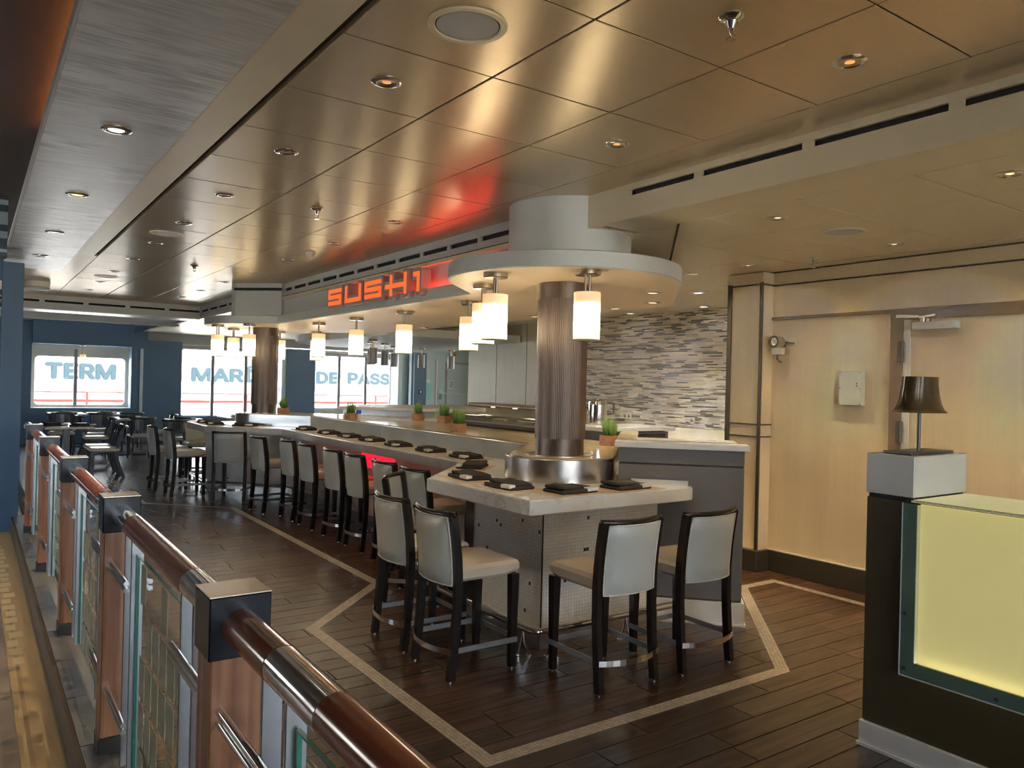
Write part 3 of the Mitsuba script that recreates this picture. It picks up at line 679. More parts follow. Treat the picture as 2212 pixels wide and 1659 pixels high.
# foot rail with its brackets
fr_pts = [(3.9, 3.60), (2.78, 3.60), (2.75, 3.61), (2.73, 3.64), (2.73, 4.73), (2.745, 4.77), (3.55, 5.61), (3.55, 10.31), (2.745, 11.14), (2.73, 11.2), (2.73, 12.25), (3.8, 12.28)]
part(bar, 'foot_rail', tube([(x, y, .175) for x, y in fr_pts], .021, 12), 'm_chrome', smooth=40, label='dark steel foot rail')
for x, y, dx, dy in [(2.86, 3.60, 0, 1), (3.45, 3.60, 0, 1), (2.73, 3.72, 1, 0), (2.73, 4.45, 1, 0)] + [(3.55, 5.9 + .9 * i, 1, 0) for i in range(5)] + [(2.73, 11.5, 1, 0), (2.73, 12.0, 1, 0)]:
    br = cat(tube([(x, y, .165), (x + dx * .01, y + dy * .01, .08), (x + dx * .05, y + dy * .05, .006)], .007, 8), tube([(x, y, .165), (x - dx * .012 + dy * .03, y - dy * .012 + dx * .03, .006)], .007, 8), cyl(x + dx * .05, y + dy * .05, 0, .006, .018, 12), cyl(x - dx * .012 + dy * .03, y - dy * .012 + dx * .03, 0, .006, .018, 12))
    part(bar, 'rail_bracket', br, 'm_chrome', smooth=40)
# raised steel curb round the columns with a stone top
part(bar, 'steel_curb', prism(curb, .95, 1.112, .004), 'm_steel', smooth=25, label='brushed steel curb with round ends')
part(bar, 'curb_top', prism(curb.buffer(-.035), 1.106, 1.119), 'm_stone', label='brown stone top of the curb')
for c in (C1, C2):
    ringp = Point(c).buffer(.245, quad_segs=16).difference(Point(c).buffer(.235, quad_segs=16))
    part(bar, 'top_inlay', prism(ringp, 1.118, 1.122), 'm_nickel')
for y in (6.05, 7.1, 8.2, 9.3):
    part(bar, 'curb_joint', bx(3.920, 3.926, y, y + .006, .952, 1.11), 'm_steel_cool')
part(bar, 'curb_front', bx(3.922, 3.931, 5.40, 10.5, .952, 1.108), 'm_steel_cool', label='pale steel front of the straight curb')  # overlay plate, pale blue glare painted over the steel
part(bar, 'top_seam', bx(3.99, 4.0, 5.5, 10.4, 1.116, 1.1195), 'm_nickel')
part(bar, 'red_panel', bx(3.655, 3.672, 7.35, 8.15, .66, .82), 'm_red', emit=area((.75, .006, .02)), label='glowing red panel under the worktop')
part(bar, 'red_light_strip', bx(3.52, 3.56, 5.9, 9.9, .846, .857), 'm_red', emit=area((.2, .008, .008)))

# columns
for c, lab in ((C1, 'near bronze ribbed metal column rising from the bar curb'), (C2, 'far dark metal column rising from the bar curb')):
    k = thing('column', lab, 'column')
    n = 180; a = np.arange(n * 2) * math.pi / n; rr = np.where(np.arange(n * 2) % 4 < 2, .186, .1846)
    rib = Polygon(np.c_[c[0] + rr * np.cos(a), c[1] + rr * np.sin(a)])
    part(k, 'ribbed_sleeve', prism(rib, 1.24, 2.25), 'm_column')
    part(k, 'base_collar', lathe([(0, 1.119), (.176, 1.119), (.176, 1.24), (0, 1.24)], 48, c), 'm_column', smooth=40)
    part(k, 'top_collar', lathe([(0, 2.25), (.180, 2.25), (.180, ZS), (0, ZS)], 48, c), 'm_column', smooth=40)

# grey service stand on the diagonal beside the bar end
ss = thing('service_stand', 'charcoal grey diagonal stand with a white top beside the near end of the bar', 'counter')
A_, B_ = np.array([3.767, 4.037]), np.array([4.374, 3.43]); dn = np.array([.7071, .7071])
def diag(a, b, n0, n1, z0, z1, bv=0.0):
    """A block along the stand's front: a, b along it, n0, n1 behind its front face."""
    u = (B_ - A_) / np.linalg.norm(B_ - A_)
    pts = [A_ + u * a + dn * n0, A_ + u * b + dn * n0, A_ + u * b + dn * n1, A_ + u * a + dn * n1]
    return prism(Polygon(pts), z0, z1, bv)
LS = float(np.linalg.norm(B_ - A_))
part(ss, 'body', diag(0, LS, 0, .48, .17, 1.083), 'm_charcoal'); part(ss, 'upper_band', diag(0, LS, .0, .48, 1.097, 1.20), 'm_charcoal')
part(ss, 'groove', diag(.004, LS - .004, .008, .47, 1.08, 1.10), 'm_black_base'); part(ss, 'groove', diag(.004, LS - .004, .008, .47, .155, .172), 'm_black_base')
part(ss, 'plinth', diag(-.01, LS + .02, -.02, .48, .012, .158, .003), 'm_white', label='white plinth'); part(ss, 'plinth_bead', diag(-.01, LS + .03, -.03, .48, 0, .014), 'm_white')
part(ss, 'front_top', diag(-.03, LS + .03, -.03, .10, 1.20, 1.243, .004), 'm_white', label='white front top')
part(ss, 'rear_top', diag(.1, LS - .02, .26, .48, 1.20, 1.243, .004), 'm_white'); part(ss, 'well', diag(.1, LS, .10, .26, 1.15, 1.205), 'm_slot')
part(ss, 'stone_wing', diag(-.03, .12, .10, 1.35, 1.215, 1.243, .003), 'm_stone', label='brown stone wing')
part(ss, 'knob', lathe([(0, 1.205), (.02, 1.205), (.024, 1.225), (.012, 1.24), (0, 1.243)], 16, (4.28, 3.86)), 'm_chrome', smooth=40)

bc = thing('back_counter', 'white topped counter behind the service stand', 'counter')
part(bc, 'body', bx(4.95, 5.75, 5.45, 5.95, 0, 1.19), 'm_charcoal'); part(bc, 'top', bx(4.85, 5.80, 5.40, 6.0, 1.20, 1.24, .004), 'm_white'); part(bc, 'opening', bx(5.0, 5.7, 5.44, 5.46, .7, 1.17), 'm_slot')
part(bar, 'inner_wall', bx(4.74, 4.82, 5.3, 10.6, 0, .95), 'm_charcoal')
bb = thing('back_bar', 'dark back bar with a stone top along the inner side of the curb', 'counter')
part(bb, 'body', bx(5.02, 5.55, 6.1, 9.6, 0, 1.09), 'm_charcoal'); part(bb, 'top', bx(4.86, 5.6, 6.05, 9.65, 1.09, 1.118, .003), 'm_stone')
wc = thing('wall_counter', 'low counter along the stone strip wall', 'counter')
part(wc, 'body', bx(7.45, XT - .03, 5.0, 10.0, 0, .86), 'm_charcoal'); part(wc, 'top', bx(7.4, XT - .02, 5.0, 10.0, .86, .9, .004), 'm_white')
fc = thing('far_service_counter', 'white topped counter with a steel front at the far end of the bar', 'counter')
fp = Polygon([(4.42, 10.75), (5.5, 9.75), (6.9, 9.75), (6.9, 11.6), (5.2, 11.6)])
fb = fp.buffer(-.06, join_style=2)
part(fc, 'body', prism(fb.difference(curb.buffer(.01)).difference(sbox(4, 9, 5.6, 9.66)), 0, 1.20), 'm_steel_cool'); part(fc, 'riser', prism(fb.intersection(curb.buffer(.01)), 1.121, 1.20), 'm_steel_cool'); part(fc, 'top', prism(fp, 1.20, 1.243, .004), 'm_white')
part(fc, 'dark_front', bx(5.62, 6.8, 9.795, 9.81, .4, 1.18), 'm_charcoal')

# sushi display case
cs = thing('sushi_case', 'glass sushi display case with a black bumper on the back bar', 'display case')
part(cs, 'bumper', tube([(4.90, 6.2, 1.165), (4.90, 8.15, 1.165)], .047, 16), 'm_case_black', smooth=40, label='black rounded bumper')
part(cs, 'base', bx(4.90, 5.32, 6.2, 8.15, 1.119, 1.21), 'm_case_black')
arc = [(4.90 + .16 * (1 - math.cos(t)), 1.21 + .16 * math.sin(t)) for t in np.linspace(0, math.pi / 2, 9)]
V = np.array([[x, y, z] for x, z in arc for y in (6.2, 8.15)]); F = [f for i in range(8) for f in ((2 * i, 2 * i + 1, 2 * i + 3), (2 * i, 2 * i + 3, 2 * i + 2))]
part(cs, 'curved_glass', trimesh.Trimesh(V, np.array(F), process=False), 'm_glass', smooth=True)
part(cs, 'top_shelf', bx(5.06, 5.34, 6.2, 8.15, 1.365, 1.392, .004), 'm_nickel'); part(cs, 'back', bx(5.32, 5.34, 6.2, 8.15, 1.21, 1.365), 'm_wall_panel')
part(cs, 'light_rail', bx(5.06, 5.10, 6.2, 8.15, 1.34, 1.365), 'm_brown_frame')
for y in (6.6, 7.1, 7.55): part(cs, 'case_lamp', bx(5.055, 5.062, y, y + .09, 1.345, 1.358), 'm_lamp', emit=area((1.6, 1.3, .7)))
for y in (6.75, 7.25): part(cs, 'tray', bx(5.02, 5.25, y, y + .3, 1.21, 1.222, .003), 'm_wall_panel')

pot = thing('rice_urn', 'polished steel urn standing on the white back counter behind the near column', 'urn')
part(pot, 'body', lathe([(0, 1.24), (.085, 1.24), (.092, 1.26), (.092, 1.44), (.088, 1.45), (0, 1.45)], 28, (5.18, 5.88)), 'm_chrome', smooth=40)
part(pot, 'lid', lathe([(0, 1.45), (.094, 1.45), (.09, 1.475), (.05, 1.49), (.012, 1.493), (.015, 1.515), (0, 1.518)], 28, (5.18, 5.88)), 'm_chrome', smooth=40)
part(pot, 'handle', tube([(5.23, 5.79, 1.47), (5.29, 5.76, 1.455), (5.29, 5.76, 1.36), (5.24, 5.79, 1.35)], .01, 8), 'm_case_black', smooth=40)

# ================================================================== SUSHI SIGN
sg = thing('sushi_sign', 'glowing orange red SUSHI letters on the fascia over the bar', 'sign')
def stroke(pts, w): return unary_union([LineString(p).buffer(w / 2, cap_style=3, join_style=2) for p in pts])
LET = [(8.457, 8.029, [[(1, 1), (0, 1), (0, .5), (1, .5), (1, 0), (0, 0)]]), (7.982, 7.505, [[(0, 1.02), (0, 0), (1, 0), (1, 1.02)]]), (7.471, 7.016, [[(1, 1), (0, 1), (0, .5), (1, .5), (1, 0), (0, 0)]]),
       (6.985, 6.471, [[(.25, 1.1), (.25, -.1)], [(-.02, .45), (1, .45)], [(1, 1.1), (1, -.1)]]), (6.400, 6.206, [[(.0, .95), (.9, .95), (.9, -.1)]])]
for y0, y1, strokes in LET:
    wd, ht, w = y0 - y1 - .115, .135, .042
    pl = [[(a * wd, b * ht) for a, b in s] for s in strokes]
    face = stroke(pl, w); back = face.buffer(.034, join_style=1, quad_segs=4)
    for poly, x0, x1, m, nm in ((back, 3.325, 3.425, 'm_sign_back', 'letter_case'), (face, 3.318, 3.326, 'm_sign_face', 'letter_face')):
        o = affinity.translate(affinity.scale(poly, -1, 1, origin=(0, 0)), y0 - .057, 2.486)
        mm = yz(o, x0, x1)
        if nm == 'letter_case': lc = part(sg, nm, mm, m)
        else: part(lc, nm, mm, m, emit=area((.50, .050, .006)), label='glowing orange red letter face')
part(sg, 'led_bar', bx(3.432, 3.442, 5.2, 8.3, 2.4805, 2.488), 'm_red', emit=area((13., .5, .28)), label='red light bar behind the letters')

# ================================================================== PENDANTS
def lamp_tex(z0, z1, k):
    def fn(p, n, uv):
        t = (p.z - z0) / (z1 - z0)
        up = P.smoothstep(.82, .52, t)
        lo = P.smoothstep(.02, .16, t)
        body = P.mix((.40, .36, .17), mi.Color3f(1.0, .84, .55) * k, lo)
        return P.mix((.34, .185, .07), body, up)
    return P.proc(fn)
canopy = mikit.ply(lathe([(0, 2.335), (.078, 2.335), (.083, 2.340), (.083, 2.366), (.080, ZS), (0, ZS)], 28), 'm_nickel', smooth=40)
stem = mikit.ply(cat(tube([(-.013, 0, 2.20), (-.013, 0, 2.336)], .0085, 10), tube([(.013, 0, 2.20), (.013, 0, 2.336)], .0085, 10)), 'm_nickel', smooth=40)
def glow_cyl(x, y, r, z0, z1, n=28):
    t = np.linspace(0, 2 * math.pi, n + 1)
    V = np.array([(x + r * math.cos(a), y + r * math.sin(a), z) for z in (z0, z1) for a in t]); uv = np.array([(a / (2 * math.pi), v) for v in (0, 1) for a in t])
    F = np.array([f for i in range(n) for f in ((i, i + 1, n + 2 + i), (i, n + 2 + i, n + 1 + i))])
    return trimesh.Trimesh(V, F, process=False), uv
_g, _uv = glow_cyl(0, 0, .087, 1.922, 2.224)
shade = mikit.ply(_g, 'm_lamp', smooth=True, uv=_uv)
shade_cap = mikit.ply(lathe([(0, 2.226), (.085, 2.226), (.087, 2.224), (.0, 2.2235)][::-1], 28), 'm_lamp', smooth=40)
shade_rim = mikit.ply(lathe([(.087, 1.922), (.085, 1.920), (.081, 1.922), (.081, 2.18), (0, 2.18)][::-1], 28), 'm_lamp', smooth=40)
gshade = mikit.ply(lathe([(.0, 2.226), (.074, 2.226), (.077, 2.222), (.077, 1.944), (.074, 1.94), (.070, 1.944), (.070, 2.18), (0, 2.18)][::-1], 24), 'm_grey_shade', smooth=40)
TEX = lamp_tex(1.92, 2.226, PEND)
PENDS = [((2.884, 4.338), 'front left one under the near round soffit'), ((3.154, 4.897), 'behind the front left one under the near round soffit'), ((3.705, 5.991), 'first over the straight worktop, half hidden by nearer lamps'),
         ((3.238, 3.801), 'right of the others, in front of the ribbed column'), ((3.736, 7.338), 'right one of three in a row under the SUSHI sign'), ((3.725, 8.549), 'middle one of three in a row under the SUSHI sign'), ((3.714, 9.727), 'left one of three in a row under the SUSHI sign'),
         ((2.85, 11.342), 'leftmost under the far round soffit'), ((3.235, 11.96), 'lowest looking, second from left under the far round soffit'), ((3.128, 10.787), 'just left of the far column'), ((3.937, 11.952), 'half hidden by the far column on its right'), ((4.362, 11.522), 'hidden behind the left lamp under the SUSHI sign')]
for (x, y), where in PENDS:
    k = thing('pendant_lamp', 'lit white glass cylinder pendant, ' + where, 'pendant lamp', 'lit pendants over the bar')
    part(k, 'canopy', canopy, None, M=place(x, y)); part(k, 'stem', stem, None, M=place(x, y, 0, random.uniform(0, 180)))
    sh = part(k, 'shade', shade, None, M=place(x, y), emit={'type': 'area', 'radiance': TEX})
    part(sh, 'shade_cap', shade_cap, None, M=place(x, y)); part(sh, 'shade_rim', shade_rim, None, M=place(x, y))
for (x, y), where in [((5.933, 12.845), 'leftmost and nearest'), ((6.189, 13.478), 'just behind the leftmost'), ((6.651, 13.862), 'third from left'), ((7.287, 14.74), 'behind the right lit pendant'), ((8.023, 14.902), 'in front of the pale wall'), ((8.839, 15.019), 'rightmost, in front of the service door')]:
    k = thing('unlit_pendant', 'unlit grey cylinder pendant of the far bar, ' + where, 'pendant lamp', 'unlit grey pendants at the far right')
    part(k, 'canopy', canopy, None, M=place(x, y)); part(k, 'stem', stem, None, M=place(x, y)); part(k, 'shade', gshade, None, M=place(x, y))
struct('ceiling_far_soffit', prism(unary_union([Point(7.2, 14.5).buffer(2.0, quad_segs=20), sbox(5.4, 11.2, 8.0, 15.0)]), ZS, ZT + .02), 'm_slab', 'second pale soffit over the far bar', smooth=25)
part('ceiling_far_soffit', 'upper_band', prism(Point(7.4, 14.7).buffer(1.6, quad_segs=20), ZT + .02, ZL), 'm_ceiling_flat', smooth=25)
k = thing('window_pendant', 'single small lit pendant hanging in front of the left window', 'pendant lamp')
sm = lambda m: T().translate([2.13, 20.45, 2.30 - .7 * ZS]).scale([.7, .7, .7])
part(k, 'canopy', canopy, None, M=sm(0)); part(k, 'stem', tube([(2.13, 20.45, 2.08), (2.13, 20.45, 2.28)], .01, 8), 'm_nickel', smooth=40)
_g, _uv = glow_cyl(2.13, 20.45, .065, 1.87, 2.08, 20)
part(k, 'shade', _g, 'm_lamp', smooth=True, uv=_uv, emit={'type': 'area', 'radiance': lamp_tex(1.87, 2.08, 1.3)}); part(k, 'shade_cap', cyl(2.13, 20.45, 2.078, 2.082, .065, 20), 'm_lamp')
part('wall_windows', 'header_box', bx(1.13, 3.2, 20.40, 20.66, 2.30, 2.83), 'm_hazed_wall')

# ================================================================== CEILING FITTINGS
ring = mikit.ply(lathe([(.040, -.001), (.046, -.008), (.058, -.008), (.067, -.002), (.067, 0), (.040, 0)], 28), 'm_chrome', smooth=40)
cup = mikit.ply(lathe([(0, -.0015), (.02, -.0015), (.042, -.004), (.042, 0), (0, 0)], 24), 'm_nickel', smooth=40)
bulb = mikit.ply(lathe([(0, -.006), (.012, -.005), (.02, -.0018), (0, -.0016)], 16), 'm_bulb', smooth=40)
bulb_big = mikit.ply(lathe([(0, -.0065), (.030, -.006), (.036, -.003), (0, -.002)], 20), 'm_lamp', smooth=40)
def downlight(x, y, z, lab, group, glow=None, spot=None, aim=(0, 0), cut=42, big=False, s=1.0):
    k = thing('downlight', lab, 'downlight', group)
    part(k, 'ring', ring, None, M=place(x, y, z, 0, s)); part(k, 'reflector', cup, None, M=place(x, y, z, 0, s))
    e = {**area(glow), 'sampling_weight': .03} if glow else None
    part(k, 'lamp', bulb_big if big else bulb, None, M=place(x, y, z, 0, s), emit=e)
    if spot:
        scene[f'spot_{len(scene)}'] = {'type': 'spot', 'intensity': rgb(np.array(spot) * SPOT), 'cutoff_angle': cut, 'beam_width': cut * .55, 'sampling_weight': .5,
            'to_world': T().look_at(origin=[x, y, z - .012], target=[x + aim[0], y + aim[1], z - 2], up=[0, 1, 0])}
W2 = tuple(WARM * 1.9)
for i, y in enumerate([3.075, 4.375, 5.687, 6.96, 8.187, 9.472, 10.82, 12.15, 13.42]):
    downlight(1.452, y, ZC, f'chrome recessed downlight in the bronze ceiling, left row, {nth(i)}', 'left row of downlights in the bronze ceiling', glow=(.42, .15, .05) if i < 1 else None, spot=tuple(WARM * (1.0, 4.0, 6.0, 6.0, 5.0)[i]) if i < 5 else None)
for i, y in enumerate([1.74, 3.075, 4.40, 5.706, 6.989, 8.275, 9.506, 10.85, 12.2, 13.41]):
    downlight(2.80, y, ZC, f'chrome recessed downlight in the bronze ceiling, right row, {nth(i)}', 'right row of downlights in the bronze ceiling', glow=(.42, .18, .05) if i in (0, 1, 2) else None) if i != 2 else None
for i, (y, g) in enumerate([(2.75, (1.5, 1.2, .7)), (4.53, (3.2, 2.9, 2.4)), (6.343, (.75, .55, .16)), (8.162, (1.0, .85, .75)), (9.884, None)]):
    if i: downlight(.60, y, 2.908, f'downlight in the grey soffit over the railing, {nth(i - 1)}', 'downlights in the grey soffit', glow=g, big=True, s=1.15, spot=tuple(WARM * (2.6 if i == 1 else 1.2)) if i < 4 else None)
for i, (x, y, lab, sp) in enumerate([(4.09, 1.69, 'at the right edge of the lower ceiling', 1), (4.087, 2.999, 'left one of the near pair', 1), (5.416, 2.985, 'right one of the near pair', 1), (5.464, 4.298, 'next to the pilaster', 1), (5.512, 4.984, 'behind the round soffit', 0), (5.42, 1.69, 'over the door', 1)]):
    downlight(x, y, ZL, 'chrome downlight in the lower ceiling, ' + lab, 'downlights in the lower ceiling', glow=(.5, .4, .22), spot=((8.5, 6.2, 3.5) if x > 5 else tuple(WARM * 2.0)) if sp else None, aim=(.55 if x > 5 else 0, 0), cut=62)
for x, y, lab in [(6.624, 5.88, 'nearest of three'), (7.783, 6.809, 'right one close to the wall'), (7.80, 8.193, 'left one close to the wall')]:
    downlight(x, y, ZL, 'bright white downlight by the stone strip wall, ' + lab, 'white downlights above the stone strip wall', glow=(3., 3., 2.9), big=True, s=1.35, spot=(80., 68., 40.) if x > 7 else (24., 21., 14.), aim=(.2, 0), cut=62)
for x, y, lab in [(4.363, 4.335, 'front right'), (4.858, 4.824, 'second on the right'), (4.991, 5.454, 'third on the right'), (4.993, 6.727, 'left of the column'), (5.008, 9.278, 'farthest')]:
    downlight(x, y, ZS, 'yellow downlight in the pale bar soffit, ' + lab, 'yellow downlights in the pale soffit', glow=(1.2, .95, .4), big=True, s=1.05, spot=tuple(WARM * 3.5))
def speaker(x, y, z, lab, r=.147):
    k = thing('ceiling_speaker', lab, 'speaker')
    part(k, 'rim', lathe([(r * .80, z - .001), (r * .83, z - .007), (r * .97, z - .007), (r, z - .001), (r, z), (r * .80, z)], 48, (x, y)), 'm_ceiling_flat', smooth=30)
    part(k, 'groove', lathe([(r * .775, z - .0012), (r * .80, z - .0012), (r * .80, z), (r * .775, z)], 48, (x, y)), 'm_slot')
    part(k, 'grille', lathe([(0, z - .004), (r * .775, z - .003), (r * .775, z), (0, z)], 48, (x, y)), 'm_fascia', smooth=40)
speaker(1.451, 2.407, ZC, 'large round speaker grille in the bronze ceiling near the top edge')
speaker(1.437, 7.572, ZC, 'round speaker grille in the middle of the bronze ceiling'); speaker(1.443, 11.45, ZC, 'round speaker grille at the far end of the bronze ceiling'); speaker(4.77, 2.984, ZL, 'round white speaker grille in the lower ceiling', .15)
spr_m = [mikit.ply(lathe([(0, 0), (.042, 0), (.046, -.004), (.040, -.012), (.022, -.02), (.012, -.045), (0, -.045)][::-1], 24), 'm_chrome', smooth=40),
         mikit.ply(cat(tube([(.011, 0, -.043), (.013, 0, -.06), (0, 0, -.072)], .003, 8), tube([(-.011, 0, -.043), (-.013, 0, -.06), (0, 0, -.072)], .003, 8), cyl(0, 0, -.08, -.07, .006, 10)), 'm_nickel', smooth=40),
         mikit.ply(lathe([(0, -.083), (.018, -.083), (.018, -.08), (0, -.08)], 12), 'm_chrome')]
for x, y, z, lab in [(2.14, 1.779, ZC, 'top right in the bronze ceiling'), (2.123, 5.657, ZC, 'in the middle of the bronze ceiling'), (2.107, 9.503, ZC, 'far end of the bronze ceiling'), (5.506, 3.697, ZL, 'in the lower ceiling')]:
    k = thing('sprinkler', 'chrome sprinkler head hanging ' + lab, 'sprinkler')
    for nm, m in zip(('escutcheon', 'frame', 'deflector'), spr_m): part(k, nm, m, None, M=place(x, y, z))
k = thing('smoke_detector', 'small round smoke detector on the bronze ceiling above the sign', 'smoke detector')
part(k, 'base', lathe([(0, ZC - .012), (.055, ZC - .012), (.055, ZC), (0, ZC)], 24, (2.809, 7.65)), 'm_plastic_white', smooth=40); part(k, 'head', lathe([(0, ZC - .05), (.03, ZC - .05), (.045, ZC - .03), (.045, ZC - .012), (0, ZC - .012)], 24, (2.809, 7.65)), 'm_plastic_white', smooth=40)
for x, y, z, lab, s in [(6.229, 5.081, ZL, 'small dome camera on the lower ceiling near the pilaster', 1.0), (.745, 12.865, ZC - .002, 'large round grey fitting on the ceiling beside the divider', 2.6)]:
    k = thing('dome_camera', lab, 'camera')
    part(k, 'base', lathe([(0, z - .03 * s), (.06 * s, z - .03 * s), (.065 * s, z), (0, z)], 28, (x, y)), 'm_plastic_white', smooth=40)
    if s > 2: part(k, 'tier', lathe([(0, z - .12), (.14, z - .12), (.17, z - .10), (.16, z - .078), (0, z - .078)], 28, (x, y)), 'm_fascia', smooth=40)
    else: part(k, 'dome', lathe([(0, z - .065 * s), (.02 * s, z - .062 * s), (.035 * s, z - .05 * s), (.04 * s, z - .03 * s), (0, z - .03 * s)], 20, (x, y)), 'm_dark_glass', smooth=40)

# ================================================================== BAR STOOLS
def sweep_rect(path, wx, wy):
    V, F = [], []
    for (x, y, z) in path:
        V += [(x - wx / 2, y - wy / 2, z), (x + wx / 2, y - wy / 2, z), (x + wx / 2, y + wy / 2, z), (x - wx / 2, y + wy / 2, z)]
    for i in range(len(path) - 1):
        for k in range(4):
            a, b = i * 4 + k, i * 4 + (k + 1) % 4; F += [(a, b, b + 4), (a, b + 4, a + 4)]
    n = len(V); F += [(0, 2, 1), (0, 3, 2), (n - 4, n - 3, n - 2), (n - 4, n - 2, n - 1)]
    return trimesh.Trimesh(np.array(V, float), np.array(F), process=False)
def yb(z): return -.19 - .045 * max(0, (z - .55) / .37) ** 1.6 - .035 * max(0, (.45 - z) / .45) ** 1.5
def bow(x): return .046 * (1 - (x / .205) ** 2)
def pad(hw, z0, z1, off, th, puff, nx=13, nz=11):
    V, F = [], []
    for side in (0, 1):
        for i in range(nz):
            for j in range(nx):
                u, v = j / (nx - 1) * 2 - 1, i / (nz - 1) * 2 - 1
                x = hw * u; z = (z0 + z1) / 2 + (z1 - z0) / 2 * v
                e = max(0, 1 - u ** 8) * max(0, 1 - v ** 8); t = th / 2 * (.25 + .75 * e ** .5) + puff * (1 - u * u) * (1 - v * v)
                V.append((x, yb(z) - bow(x) + off + (t if side else -t), z))
    N = nx * nz
    for i in range(nz - 1):
        for j in range(nx - 1):
            a, b, c, d = i * nx + j, i * nx + j + 1, (i + 1) * nx + j + 1, (i + 1) * nx + j
            F += [(a, b, c), (a, c, d), (N + a, N + c, N + b), (N + a, N + d, N + c)]
    per = [j for j in range(nx)] + [i * nx + nx - 1 for i in range(1, nz)] + [(nz - 1) * nx + j for j in range(nx - 2, -1, -1)] + [i * nx for i in range(nz - 2, 0, -1)]
    for a, b in zip(per, per[1:] + per[:1]): F += [(a, N + b, b), (a, N + a, N + b)]
    return trimesh.Trimesh(np.array(V), np.array(F), process=False), [V[i] for i in per]
def make_stool():
    out = []
    for s in (-1, 1): out.append(('leg', mikit.ply(sweep_rect([(s * .202, yb(z), z) for z in (0.006, .12, .25, .40, .55, .66, .76, .85, .905)], .034, .044), 'm_espresso', smooth=30)))
    for s in (-1, 1): out.append(('leg', mikit.ply(hull([(s * .190 + dx, .188 + dy, z) for z, w in ((.006, .017), (.54, .025)) for dx in (-w, w) for dy in (-w, w)]), 'm_espresso')))
    m, per = pad(.187, .515, .892, -.012, .046, .006)
    out.append(('backrest', mikit.ply(m, 'm_leather', smooth=45)))
    out.append(('backrest__piping', mikit.ply(tube([(x, y - .004, z) for x, y, z in per], .004, 6, closed=True), 'm_piping', smooth=True)))
    m2 = sbox(-.2, -.2, .2, .2)
    xx = np.linspace(-.219, .219, 15)
    out.append(('back_rail', mikit.ply(tube([(x, yb(.905) - bow(x), .903 + .004 * (x / .2) ** 2) for x in xx], .0165, 10), 'm_espresso', smooth=True)))
    sm_ = bx(-.218, .218, -.185, .222, .537, .618, .018); sm_ = sm_.subdivide().subdivide().subdivide()
    v = sm_.vertices.copy(); top = v[:, 2] > .6
    v[top, 2] += .012 * (1 - (v[top, 0] / .218) ** 2) * (1 - ((v[top, 1] - .02) / .21) ** 2)
    low = v[:, 2] < .57
    cn = np.clip((np.abs(v[:, 0]) - .14) / .07, 0, 1) * np.clip((v[:, 1] - .12) / .09, 0, 1); v[low, 2] += .022 * cn[low]
    sm_.vertices = v
    out.append(('seat', mikit.ply(sm_, 'm_seat_lit', smooth=35)))
    zf0, zf1 = .150, .180
    bars = [bx(-.19, .19, .205, .210, zf0, zf1)] + [bx(s * .212 - .0025, s * .212 + .0025, -.205, .21, zf0, zf1) for s in (-1, 1)]
    out.append(('foot_bar', mikit.ply(cat(bars), 'm_flatbar')))
    xs_ = np.linspace(-.215, .215, 13); ys_ = -.232 - .06 * (1 - (xs_ / .215) ** 2)
    st = LineString(np.c_[xs_, ys_]).buffer(.0025, cap_style=2)
    out.append(('foot_strap', mikit.ply(prism(st, zf0, zf1), 'm_chrome', smooth=30)))
    for x, y in ((-.202, yb(0)), (.202, yb(0)), (-.19, .188), (.19, .188)): out.append(('glide', mikit.ply(cyl(x, y, 0, .008, .012, 10), 'm_chrome')))
    return out
STOOL = make_stool()
def copy_parts(k, parts, M):
    last = {}
    for nm, d in parts:
        if '__' in nm:
            a, b = nm.split('__'); part(last[a], b, d, None, M=M)
        else: last[nm] = part(k, nm, d, None, M=M)
STOOLS = [((3.55, 3.245), 0, 'rightmost, at the near end face of the bar'), ((2.945, 3.27), 0, 'nearest, at the near end face of the bar'), ((2.388, 3.805), -90, 'at the near left face, in front of the corner'), ((2.39, 4.36), -90, 'at the near left face, behind its neighbour'),
          ((2.82, 5.16), -135, 'turned at the diagonal face, showing the front of its back'), ((3.235, 5.66), -88, 'first of the straight row, farthest right'), ((3.255, 6.26), -90, 'second of the straight row from the near end'), ((3.28, 6.96), -91, 'third of the straight row from the near end'),
          ((3.28, 7.53), -90, 'fourth of the straight row from the near end'), ((3.27, 8.24), -90, 'fifth of the straight row from the near end'), ((3.27, 8.86), -89, 'sixth of the straight row from the near end'), ((3.11, 9.49), -85, 'last of the straight row, by the far diagonal face'),
          ((2.905, 10.55), -33, 'seen square from behind at the far diagonal face'), ((2.45, 11.24), -90, 'at the far left face, right one of two'), ((2.36, 11.88), -90, 'at the far left face, left one of two'), ((2.98, 12.74), 180, 'at the far end face, its tan front visible'), ((3.58, 12.74), 180, 'at the far end face, mostly hidden')]
for (x, y), dg, lab in STOOLS:
    k = thing('bar_stool', 'grey leather bar stool, ' + lab, 'bar stool', 'bar stools round the bar')
    copy_parts(k, STOOL, place(x, y, 0, dg))

